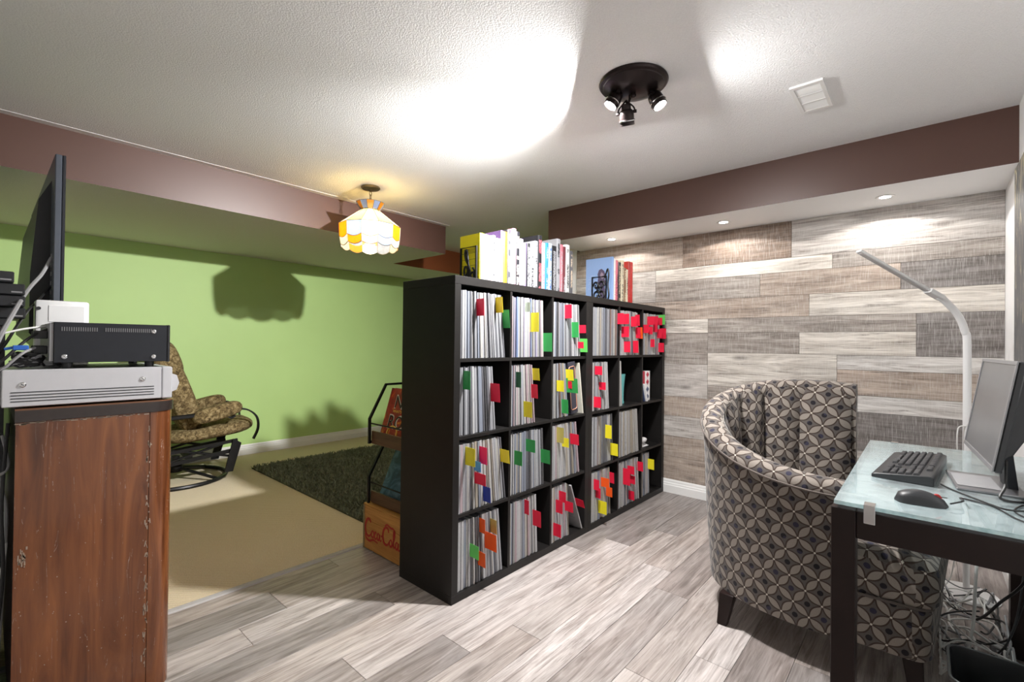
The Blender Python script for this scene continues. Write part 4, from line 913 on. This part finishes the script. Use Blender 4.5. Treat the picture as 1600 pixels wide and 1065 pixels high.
# ------------------------------------------------------------------ tub chair
def petal_fabric():
    q = NT('petal_fabric'); uv = q.n('ShaderNodeTexCoord').outputs['UV']; s = q.n('ShaderNodeSeparateXYZ', {0: uv})
    p = .068; a, b = R(38), 1
    U = q.ma('DIVIDE', q.ma('ADD', q.ma('MULTIPLY', s.outputs[0], math.cos(a)), q.ma('MULTIPLY', s.outputs[1], math.sin(a))), p)
    V = q.ma('DIVIDE', q.ma('SUBTRACT', q.ma('MULTIPLY', s.outputs[1], math.cos(a)), q.ma('MULTIPLY', s.outputs[0], math.sin(a))), p)
    fu, fv = q.ma('FRACT', U), q.ma('FRACT', V)
    cu = q.ma('ABSOLUTE', q.ma('SUBTRACT', q.ma('FRACT', q.ma('ADD', U, .5)), .5)); cv = q.ma('ABSOLUTE', q.ma('SUBTRACT', q.ma('FRACT', q.ma('ADD', V, .5)), .5))
    def lens(f, d):    # signed value: >0 inside a petal lying along a lattice edge
        return q.ma('SUBTRACT', q.ma('MULTIPLY', q.ma('POWER', q.ma('SINE', q.ma('MULTIPLY', f, math.pi)), 1.0), .215), d)
    L = q.ma('MAXIMUM', lens(fu, cv), lens(fv, cu))
    fill = q.ma('GREATER_THAN', L, .04); line = q.ma('MULTIPLY', q.ma('GREATER_THAN', L, -.035), q.ma('LESS_THAN', L, .04))
    du, dv = q.ma('SUBTRACT', fu, .5), q.ma('SUBTRACT', fv, .5)
    dot = q.ma('LESS_THAN', q.ma('ADD', q.ma('MULTIPLY', du, du), q.ma('MULTIPLY', dv, dv)), .021)
    node = q.ma('LESS_THAN', q.ma('MAXIMUM', cu, cv), .045)
    n = q.noise(uv, 260, 3, .7); n2 = q.noise(uv, 9, 2)
    c = q.mix(n, (.055, .048, .045, 1), (.135, .118, .108, 1))
    c = q.mix(fill, c, q.mix(n, (.20, .172, .15, 1), (.30, .265, .23, 1)))
    c = q.mix(line, c, (.050, .033, .026, 1))
    c = q.mix(dot, c, q.mix(q.ma('GREATER_THAN', q.noise(q.n('ShaderNodeVectorMath', {0: uv, 1: (6., 6., 6.)}, operation='MULTIPLY').outputs[0], 3., 1), .55), (.014, .012, .016, 1), (.030, .028, .050, 1)))
    c = q.mix(node, c, (.60, .55, .48, 1))
    q.bump(n, .25, .002)
    return q.set(color=c, rough=.85, spec=.2, sheen=.15)
M_PETAL = petal_fabric()
t = thing('tub_chair', 'tub armchair in brown petal-patterned fabric pulled up to the glass desk', 'armchair', (2.32, .36, 0))
ox, oy = 2.32, .36
plan = [(1.990, .195), (1.972, .33), (1.985, .47), (2.030, .60), (2.110, .705), (2.235, .775), (2.38, .790), (2.51, .745), (2.605, .655), (2.655, .53), (2.675, .39), (2.680, .235)]
rimz = [.690, .700, .722, .760, .812, .868, .915, .955, .985, 1.000, 1.003, .995]
cl_ = crom([(x-ox, y-oy, z) for (x, y), z in zip(plan, rimz)], 6); NS = len(cl_)
arc = [0]
for i in range(1, NS): arc.append(arc[-1]+(Vector(cl_[i][:2])-Vector(cl_[i-1][:2])).length)
def nrm2(i):
    a, b = cl_[max(0, i-1)], cl_[min(NS-1, i+1)]; d = Vector((b.x-a.x, b.y-a.y)).normalized()
    return Vector((-d.y, d.x))      # outward: the path runs clockwise round the seat
ctr = Vector((0, 0)); 
def outw(i):
    n_ = nrm2(i); p = Vector((cl_[i].x, cl_[i].y)) - Vector((.02, -.05))
    return n_ if n_.dot(p) > 0 else -n_
TH = .105
def shell(i):
    """closed section (offset outward, z, fabric length) at station i"""
    z = cl_[i].z; S = [(.0-.035, .135), (-.028, .25), (-.015, .42), (0.0, z-.10), (.012, z-.045), (.008, z-.018), (-.012, z-.002), (-.040, z+.004), (-.068, z-.003), (-.086, z-.022), (-.088, z-.05), (-.075, z-.10), (-.075, .40), (-.075, .135)]
    return S
secs = [shell(i) for i in range(NS)]; m = len(secs[0])
def vlen(S):
    L = [0]
    for k in range(1, len(S)): L.append(L[-1]+math.hypot(S[k][0]-S[k-1][0], S[k][1]-S[k-1][1]))
    return L
g = G()
def fn(i, j):
    n_ = outw(i); o_, z_ = secs[i][j]; return (cl_[i].x+n_.x*o_, cl_[i].y+n_.y*o_, z_)
lens_ = [vlen(S) for S in secs]
# pattern height is measured from the floor on the outside so it runs level
def uvf(i, j):
    if j <= 3: return (arc[i], secs[i][j][1])
    return (arc[i], secs[i][3][1]+lens_[i][j]-lens_[i][3])
g.grid(fn, NS, m, uvf)
b = len(g.v)
for i in (0, NS-1):
    ring = [fn(i, j) for j in range(m)]; n_ = outw(i); 
    g.add(ring, [tuple(range(m))], [(secs[i][j][0]+i, secs[i][j][1]) for j in range(m)])
part(g, 'back_shell', M_PETAL, t, smooth=60)
# piping along the outer rim seam
part(G().tube([(cl_[i].x+outw(i).x*.012, cl_[i].y+outw(i).y*.012, cl_[i].z-.048) for i in range(NS)], .0045, 6), 'piping', mat('piping_brown', (.10, .08, .07), .8), t)
# channelled inside of the back
NCH = 8; lo, hi = 2, NS-2; idx = [lo+(hi-lo)*k/NCH for k in range(NCH+1)]
def at_station(s):
    i = min(NS-2, int(s)); f = s-i
    p = cl_[i].lerp(cl_[i+1], f); n_ = outw(i).lerp(outw(i+1), f).normalized(); return p, n_, arc[i]+(arc[i+1]-arc[i])*f
for k in range(NCH):
    g = G(); nu = 9; nv = 8
    def fc(i, j):
        f = i/(nu-1); p, n_, _ = at_station(idx[k]+(idx[k+1]-idx[k])*f)
        bulge = .036*math.sin(math.pi*f)**.6 if 0 < f < 1 else 0
        z1 = p.z-.028; z = .36+(z1-.36)*j/(nv-1); o_ = -.078-bulge*(1 if 0 < j < nv-1 else .35)-.030*(1-j/(nv-1))
        return (p.x+n_.x*o_, p.y+n_.y*o_, z)
    def uc_(i, j):
        p, n_, a_ = at_station(idx[k]+(idx[k+1]-idx[k])*i/(nu-1)); return (a_*.86+.4+.013*k, fc(i, j)[2]+.1)
    g.grid(fc, nu, nv, uc_)
    part(g, 'back_channel', M_PETAL, t, smooth=60)
# seat base and cushion
def rrect(P, r, n=6):
    out = []; m_ = len(P)
    for i in range(m_):
        a, b_, c__ = Vector(P[i-1]), Vector(P[i]), Vector(P[(i+1) % m_]); d0 = (a-b_).normalized(); d1 = (c__-b_).normalized()
        p0, p1 = b_+d0*r, b_+d1*r
        for k in range(n+1):
            f = k/n; out.append(p0*(1-f)**2+b_*2*f*(1-f)+p1*f*f)
    return out
basep = rrect([(2.040-ox, -.020-oy), (2.625-ox, -.060-oy), (2.655-ox, .60-oy), (2.10-ox, .64-oy), (2.025-ox, .3-oy)], .05)
def loft(name, rings, poly, m, off=.0, ntop=1):
    nP = len(poly); cen = sum((Vector(p) for p in poly), Vector((0, 0)))/nP; per = [0]
    for i in range(nP): per.append(per[-1]+(poly[(i+1) % nP]-poly[i]).length)
    g = G(); ns = len(rings)-ntop
    pt = lambda k, i: (lambda p: (p.x, p.y, rings[k][1]))(cen+(poly[i % nP]-cen)*rings[k][0])
    g.grid(lambda i, k: pt(k, i), nP+1, ns, lambda i, k: (per[i]+.3+off, rings[k][1]))
    g.grid(lambda i, k: pt(ns-1+k, i), nP+1, ntop+1, lambda i, k: (pt(ns-1+k, i)[0]+1, pt(ns-1+k, i)[1]+.7))
    g.add([pt(0, i) for i in range(nP)], [tuple(reversed(range(nP)))]); L_ = len(rings)-1
    g.add([pt(L_, i) for i in range(nP)], [tuple(range(nP))], [(pt(L_, i)[0]+1, pt(L_, i)[1]+.7) for i in range(nP)])
    part(g, name, m, t, smooth=50)
loft('seat_base', [(.97, .132), (1., .145), (1.0, .22), (.995, .302), (.97, .306), (.9, .306)], basep, M_PETAL)
cushp = rrect([(2.035-ox, -.035-oy), (2.625-ox, -.075-oy), (2.62-ox, .55-oy), (2.10-ox, .59-oy), (2.035-ox, .3-oy)], .06)
loft('seat_cushion', [(.97, .308), (1.005, .325), (1.02, .365), (1.01, .405), (.985, .437), (.93, .456), (.8, .466), (.5, .470)], cushp, M_PETAL, .11, 3)
part(G().tube([Vector((v.x*1.0+.003*(v.x), v.y, .309)) for v in basep], .005, 6, True), 'piping', bpy.data.materials['piping_brown'], t)
for x, y in ((2.085, .615), (2.10, .03), (2.58, .0), (2.58, .60)):
    part(G().prism([(0, 0), (1, 0), (1, 1), (0, 1)], 0, 1), 'leg', M_ESPRESSO, t, smooth=0) if False else None
    dx, dy = (-.01 if x < 2.3 else .01), (.02 if y > .3 else -.012)
    P = []
    for z, s, sh in ((0, .019, 1.), (.135, .029, 0)):
        for a, b2 in ((-1, -1), (1, -1), (1, 1), (-1, 1)): P.append((x-ox+a*s+dx*sh, y-oy+b2*s+dy*sh, z))
    part(G().add(P, [(3, 2, 1, 0), (4, 5, 6, 7)]+[(i, (i+1) % 4, 4+(i+1) % 4, 4+i) for i in range(4)]), 'leg', M_ESPRESSO, t, bevel=.003)

# ------------------------------------------------------------------ glass desk
def glass(name, tint, edge=False):
    q = NT(name); fr = q.n('ShaderNodeFresnel', {0: 1.5}); gl = q.n('ShaderNodeBsdfGlossy', {0: (1, 1, 1, 1), 1: .02}); tr = q.n('ShaderNodeBsdfTransparent', {0: c4(tint)})
    a = q.n('ShaderNodeMixShader', {0: fr.outputs[0], 1: tr.outputs[0], 2: gl.outputs[0]})
    df = q.n('ShaderNodeBsdfDiffuse', {0: (.70, .79, .81, 1)}); n = q.noise(q.coord(), 30, 2)
    b = q.n('ShaderNodeMixShader', {0: q.ma('MULTIPLY', n, .36 if not edge else .9), 1: a.outputs[0], 2: df.outputs[0]})
    q.put(q.out.inputs[0], b.outputs[0]); return q.m
M_GLASS, M_GEDGE = glass('desk_glass', (.88, .94, .94)), glass('desk_glass_edge', (.45, .62, .62), True)
DX0, DX1, DY0, DY1, DZ = 1.535, 2.655, -.305, .185, .750
t = thing('glass_desk', 'glass-topped desk on a dark wood frame along the right wall', 'desk', (0, 0, 0))
g = G().mm((DX0, DY0, DZ-.010), (DX1, DY1, DZ)); g.fm = [1, 1, 1, 1, 0, 0]
part(g, 'glass_top', [M_GLASS, M_GEDGE], t, smooth=0)
LG_ = .055; FZ = .728
lx = (DX0+.012, DX1-.012-LG_); ly = (DY0+.006, DY1-LG_+.008)
for x in lx:
    for y in ly: part(G().mm((x, y, 0), (x+LG_, y+LG_, FZ)), 'leg', M_ESPRESSO, t, bevel=.002)
for x in lx: part(G().mm((x+.004, ly[0]+LG_+.0003, FZ-.075), (x+LG_-.004, ly[1]-.0003, FZ-.0005)), 'end_rail', M_ESPRESSO, t, bevel=.002)
part(G().mm((lx[0]+LG_+.0003, ly[0]+.006, FZ-.075), (lx[1]-.0003, ly[0]+.034, FZ-.0005)), 'long_rail', M_ESPRESSO, t, bevel=.002)
part(G().mm((lx[0]+LG_+.0003, ly[1]+.020, FZ-.052), (lx[1]-.0003, ly[1]+.048, FZ-.0005)), 'long_rail', M_ESPRESSO, t, bevel=.002)
for x, y in ((DX0+.006, .108), (DX0+.006, -.235), (DX1-.006, .10), (DX1-.006, -.235)):
    s = 1 if x < 2 else -1
    gg = G().mm((x-s*.014, y-.012, DZ-.045), (x-s*.0065, y+.012, DZ+.004)); gg.mm((x-s*.0065, y-.012, DZ+.0003), (x+s*.02, y+.012, DZ+.004)); gg.mm((x-s*.0065, y-.012, DZ-.022), (x+s*.03, y+.012, DZ-.0103))
    part(gg, 'glass_clip', M_CHROME, t, bevel=.0008)

# ------------------------------------------------------------------ monitor
mn = Vector((1.765, -.150, 0)); mf = Vector((2.250, -.118, 0)); ax = (mf-mn).normalized(); ang = math.atan2(ax.y, ax.x)
t = thing('computer_monitor', 'black monitor tilted back on a silver base on the glass desk', 'monitor', (2.03, -.165, DZ), (0, 0, ang))
MW, MH = .49, .300
Rt = Matrix.Translation((0, .045, .085)) @ Matrix.Rotation(R(9), 4, 'X')   # local: x along screen, y towards sitter
def mp(g, name, m, **k): part(xf(g, Rt), name, m, t, **k)
mp(G().mm((-MW/2, -.016, 0), (MW/2, .0, MH)), 'bezel', M_BLKPL, bevel=.003)
gf = G(); b_ = .011
gf.mm((-MW/2, .0002, MH-b_), (MW/2, .004, MH)); gf.mm((-MW/2, .0002, 0), (MW/2, .004, b_*1.2)); gf.mm((-MW/2, .0002, b_*1.2), (-MW/2+b_, .004, MH-b_)); gf.mm((MW/2-b_, .0002, b_*1.2), (MW/2, .004, MH-b_))
mp(gf, 'front_frame', mat('dark_silver', (.26, .26, .27), .35, .4), bevel=.0008)
q = NT('lcd_screen'); M_LCD = q.set(color=q.mix(q.noise(q.coord(), 6, 2), (.10, .10, .105, 1), (.15, .15, .155, 1)), rough=.28, spec=.6)
mp(G().mm((-MW/2+b_, .0002, b_*1.2), (MW/2-b_, .0014, MH-b_)), 'screen', M_LCD, smooth=0)
mp(G().prism([(-.016, .03), (-.016, .28), (-.034, .25), (-.05, .17), (-.05, .10), (-.034, .05)], -MW/2+.03, MW/2-.03, 'x'), 'back_cover', M_BLKPL, bevel=.003)
part(G().prism([(-.035, .004), (-.012, .004), (.004, .20), (-.012, .21)], -.05, .05, 'x'), 'stand_neck', M_DGREY, t, bevel=.002)
part(G().mm((-.13, -.045, .0005), (.13, .105, .007)), 'base_plate', mat('base_grey', (.22, .22, .23), .3, .5), t, bevel=.002)
part(G().mm((-.09, .0041-.0, .0075), (.09, .098, .0085)), 'base_inlay', M_GPLAST, t, smooth=0)

# ------------------------------------------------------------------ keyboard, mouse
t = thing('computer_keyboard', 'black computer keyboard lying on the glass desk', 'keyboard', (2.105, .035, DZ), (0, 0, R(-5)))
KL, KW = .445, .15
part(G().prism([(-KW/2, .001), (KW/2, .001), (KW/2, .012), (KW/2-.012, .016), (-KW/2+.01, .030), (-KW/2, .026)], -KL/2, KL/2, 'x'), 'case', M_BLKPL, t, bevel=.002)
km = mesh_of(G().add([(-.0082, -.0078, 0), (.0082, -.0078, 0), (.0082, .0078, 0), (-.0082, .0078, 0), (-.0062, -.0055, .0065), (.0062, -.0055, .0065), (.0062, .0060, .0065), (-.0062, .0060, .0065)], [(3, 2, 1, 0), (4, 5, 6, 7), (0, 1, 5, 4), (1, 2, 6, 5), (2, 3, 7, 6), (3, 0, 4, 7)]), 'key', mat('key_black', (.035, .035, .038), .5), bevel=.0007)
sl_ = math.atan2(-.014, KW-.022)
def key(kx, ky, sx=1.):
    o = obj('key', km, t, (kx, ky, .016+(KW/2-.012-ky)*.1094), (sl_*.9, 0, 0)); o.scale = (sx, 1, 1)
for r_ in range(6):
    y = -.052+r_*.0185 + (-.005 if r_ == 0 else 0)
    # the sitter is at +y, so the function row lies towards the wall
    n = 15
    if r_ == 5:
        for kx, sx in ((.205, 1.2), (.18, 1.2), (.155, 1.2), (.085, 6.2), (.012, 1.2), (-.012, 1.2)): key(kx, y, sx)
    else:
        for c in range(n): key(.207-c*.0182, y)
    for c in range(3):
        if r_ in (0, 1, 2) or (r_ == 4 and c == 1) or r_ == 5: key(-.083-c*.0185, y)
    if r_:
        for c in range(4): key(-.147-c*.0185, y)
t = thing('computer_mouse', 'black optical mouse with a red scroll wheel on the glass desk', 'mouse', (1.655, .008, DZ), (0, 0, R(-82)))
def fm(i, j):
    u = i/13; x = -.055+.11*u; w = .031*(1-abs(2*u-1)**3.2)**.5*(1-.12*math.sin(math.pi*u)); h = .036*max(0, math.sin(math.pi*min(1, (u*.80+.14))))**.75*(1 if 0 < u < 1 else .3)
    a = math.pi*j/12; return (x, w*math.cos(a), .001+h*max(0, math.sin(a))**.75)
g = G().grid(fm, 14, 13); g.f.append(tuple(i*13 for i in range(14))+tuple(i*13+12 for i in reversed(range(14)))); g.fm.append(0)
part(g, 'shell', M_BLKPL, t, smooth=60)
part(G().cyl((.032, -.004, .022), (.032, .004, .022), .0095, n=16), 'scroll_wheel', mat('red_rubber', (.45, .02, .02), .5), t)
part(G().mm((.02, -.0006, .0245), (.052, .0006, .0262)), 'button_seam', M_BLKMET, t, smooth=0)
def cable(P, r, m, lab, grp=None, n=8, name='cable'): return one(G().tube(crom(P, n), r, 7), name, m, lab, 'cable', group=grp)
z_ = DZ+.0035
cable([(1.664, -.050, z_+.008), (1.70, -.075, z_+.012), (1.78, -.075, z_), (1.75, -.13, z_), (1.66, -.165, z_), (1.63, -.19, z_), (1.66, -.195, z_), (1.73, -.17, z_), (1.83, -.20, z_), (1.95, -.27, z_)], .0022, M_CBLK, 'thin black mouse cable looping across the glass desk')
cable([(1.895, -.035, z_+.006), (1.87, -.06, z_), (1.80, -.105, z_), (1.74, -.13, z_+.005), (1.72, -.16, z_+.004), (1.78, -.22, z_), (1.9, -.28, z_)], .0024, M_CBLK, 'black keyboard cable running behind the monitor')
cable([(1.90, -.170, .85), (1.86, -.165, .79), (1.835, -.155, z_+.004), (1.85, -.21, z_+.003), (2.0, -.285, z_+.003)], .0035, M_CBLK, 'thick black monitor cable dropping onto the desk')
t = thing('metal_bowl', 'small dark green metal bowl beside the monitor base', 'bowl', (1.80, -.238, DZ))
part(G().lathe([(0, 0), (.026, 0), (.028, .004), (.020, .012), (.030, .024), (.034, .038), (.028, .050), (.022, .056), (.028, .066), (.026, .066), (.018, .056), (.02, .04), (0, .02)], n=28), 'bowl_body', mat('green_bronze', (.05, .06, .035), .35, .7), t)
part(G().lathe([(.027, .064), (.030, .066), (.027, .068), (.024, .066)], n=28), 'rim', mat('dark_rim', (.03, .03, .025), .4, .7), t)

# ------------------------------------------------------------------ white LED floor lamp
LX, LY = 3.10, -.148
t = thing('floor_lamp', 'white gooseneck LED floor lamp standing behind the glass desk', 'floor lamp', (LX, LY, 0))
part(G().lathe([(0, 0), (.115, 0), (.118, .006), (.112, .014), (.02, .018), (0, .018)], n=40), 'base', M_WPLAST, t)
part(G().tube([(0, 0, .018), (0, 0, .62)], .0125, 14), 'pole', M_WPLAST, t)
lat = Vector((-.6625, .749, 0))
neck = crom([Vector((0, 0, .62)), Vector((0, 0, 1.16)), lat*.012+Vector((0, 0, 1.25)), lat*.045+Vector((0, 0, 1.325)), lat*.10+Vector((0, 0, 1.385)), lat*.135+Vector((0, 0, 1.412))], 8)
part(G().tube(neck, .0155, 14), 'gooseneck', M_WPLAST, t)
h0 = lat*.125+Vector((0, 0, 1.405)); h1 = lat*.52+Vector((0, 0, 1.625)); d_ = (h1-h0).normalized(); sd = Vector((.749, .6625, 0)); nn = d_.cross(sd).normalized()
def bar(a, b, w, h, off=0):
    g = G(); P = []
    for p in (a, b):
        for s, u in ((-1, -1), (1, -1), (1, 1), (-1, 1)): P.append(p+sd*w*s+nn*(h*u+off))
    return g.add(P, [(3, 2, 1, 0), (4, 5, 6, 7)]+[(i, (i+1) % 4, 4+(i+1) % 4, 4+i) for i in range(4)])
part(bar(h0+d_*.075, h1, .017, .006), 'light_bar', M_WPLAST, t, bevel=.002)
sgn = -1 if nn.z > 0 else 1
part(bar(h0+d_*.09, h1-d_*.015, .010, .001, sgn*.0068), 'diffuser', mat('diffuser_grey', (.55, .55, .55), .4), t, smooth=0)
part(bar(h0-d_*.005, h0+d_*.075, .021, .011), 'switch_head', M_WPLAST, t, bevel=.004)
cable([(LX-.014, LY+.004, .80), (LX-.03, LY+.03, .79), (LX-.035, LY+.035, .72), (LX-.02, LY+.03, .62), (LX-.03, LY+.035, .55), (LX-.014, LY+.03, .40), (LX-.03, LY+.05, .1), (LX-.06, LY+.1, .006)], .0028, M_CWHT, 'thin white cord hanging down the floor lamp pole')

# ------------------------------------------------------------------ waste bin
t = thing('waste_bin', 'black plastic waste bin under the glass desk', 'bin', (1.79, -.165, 0))
def rr2(w, d, r, n=5):
    P = []
    for cx_, cy_, a0 in ((w-r, d-r, 0), (-w+r, d-r, 90), (-w+r, -d+r, 180), (w-r, -d+r, 270)):
        for k in range(n+1): a = R(a0+90*k/n); P.append((cx_+r*math.cos(a), cy_+r*math.sin(a)))
    return P
g = G(); nP = 24
lv = [(.080, .085, 0), (.080, .085, .002), (.105, .112, .285), (.110, .117, .287), (.110, .117, .297), (.104, .111, .297), (.101, .108, .28), (.076, .081, .006)]
for w, d, z in lv: g.v += [(x, y, z) for x, y in rr2(w, d, .035)]
for k in range(len(lv)-1):
    for i in range(nP): j = (i+1) % nP; g.f.append((k*nP+i, k*nP+j, (k+1)*nP+j, (k+1)*nP+i)); g.fm.append(0)
g.f.append(tuple(reversed(range(nP)))); g.f.append(tuple(range(7*nP, 8*nP))); g.fm += [0, 0]
part(g, 'body', mat('bin_black', (.016, .016, .017), .4), t, smooth=40)
part(G().tube([(x, y, .297) for x, y in rr2(.107, .114, .035)], .0035, 6, True), 'rim', mat('bin_rim', (.06, .06, .06), .35), t)

# ------------------------------------------------------------------ painting on the right wall
q = NT('dark_canvas'); n = q.noise(q.coord(scale=(6, 1, 1.5)), 5, 7, .7, 1.); n2 = q.noise(q.coord(), 1.8, 2); zz = q.n('ShaderNodeSeparateXYZ', {0: q.coord()}).outputs[2]
hi = q.n('ShaderNodeMapRange', {0: zz, 1: -.1, 2: .45, 3: 0., 4: .12}).outputs[0]
M_CANV = q.set(color=q.ramp(q.ma('ADD', n, hi), [(.40, (.075, .075, .08)), (.60, (.11, .11, .115)), (.68, (.42, .36, .22)), (.78, (.75, .70, .52))]), rough=.5)
t = thing('canvas_painting', 'dark grey canvas painting with pale gold streaks on the right wall', 'painting', (2.50, YR, 1.455))
part(G().mm((-.45, .004, -.485), (.45, .034, .485)), 'canvas', M_CANV, t, bevel=.002)
part(G().mm((-.44, .0005, -.475), (.44, .0038, .475)), 'stretcher', M_ESPRESSO, t, smooth=0)

# ------------------------------------------------------------------ cables under the desk
rk = random.Random(21)
for k in range(34):
    cx_, cy_ = rk.uniform(2.35, 3.0), rk.uniform(-.235, -.07); n = rk.randint(6, 11); P = []
    a = rk.uniform(0, 6.28); zb = rk.uniform(.006, .10)*(1 if k % 3 else .4)
    for i in range(n):
        a += rk.uniform(-1.2, 1.6); cx_ = min(3.05, max(2.28, cx_+math.cos(a)*.12)); cy_ = min(-.045, max(-.232, cy_+math.sin(a)*.075))
        P.append((cx_, cy_, max(.006, zb+rk.uniform(-.04, .05))))
    wht = k % 4 != 3
    cable(P, rk.choice((.0028, .0034, .0044)), rk.choice((M_CWHT, M_CWHT, M_CGRY)) if wht else M_CBLK, ('white' if wht else 'black') + ' cord in the tangled pile on the floor under the desk', 'tangled '+('white' if wht else 'black')+' cords under the desk', 5)
for k, P in enumerate(([(2.46, -.275, .65), (2.50, -.285, .60), (2.44, -.28, .48), (2.36, -.28, .45), (2.44, -.285, .55), (2.52, -.285, .64), (2.54, -.28, .45), (2.48, -.25, .2), (2.42, -.2, .05)],
 [(2.30, -.28, .65), (2.34, -.275, .52), (2.40, -.26, .36), (2.52, -.21, .22), (2.62, -.18, .12), (2.70, -.15, .05)],
 [(2.36, -.285, .64), (2.45, -.285, .60), (2.42, -.28, .5), (2.46, -.27, .3), (2.42, -.22, .12), (2.38, -.16, .05)],
 [(2.75, -.17, .34), (2.68, -.16, .33), (2.60, -.15, .24), (2.52, -.14, .12), (2.45, -.12, .02)])):
    cable(P, (.0032, .0050, .003, .0055)[k], M_CBLK if k < 3 else M_CWHT, ['thin black cord looping high against the wall under the desk', 'thick black cord sweeping down under the desk', 'black cord dangling straight below the monitor side', 'thick white cord arching over the pile of cords'][k])
cable([(2.20, -.05, .006), (2.13, -.04, .006), (2.06, -.07, .006), (1.98, -.045, .006), (1.93, -.03, .006)], .003, M_CBLK, 'short black cord end lying on the floor beside the bin')
t = thing('power_strip', 'dark power strip on the floor among the cords', 'power strip', (2.46, -.215, .0))
part(G().mm((-.15, -.025, .001), (.15, .025, .035)), 'body', M_BLKPL, t, bevel=.004)
for k in range(5): part(G().mm((-.12+k*.055, -.012, .0352), (-.09+k*.055, .012, .037)), 'socket', M_GPLAST, t, smooth=0)
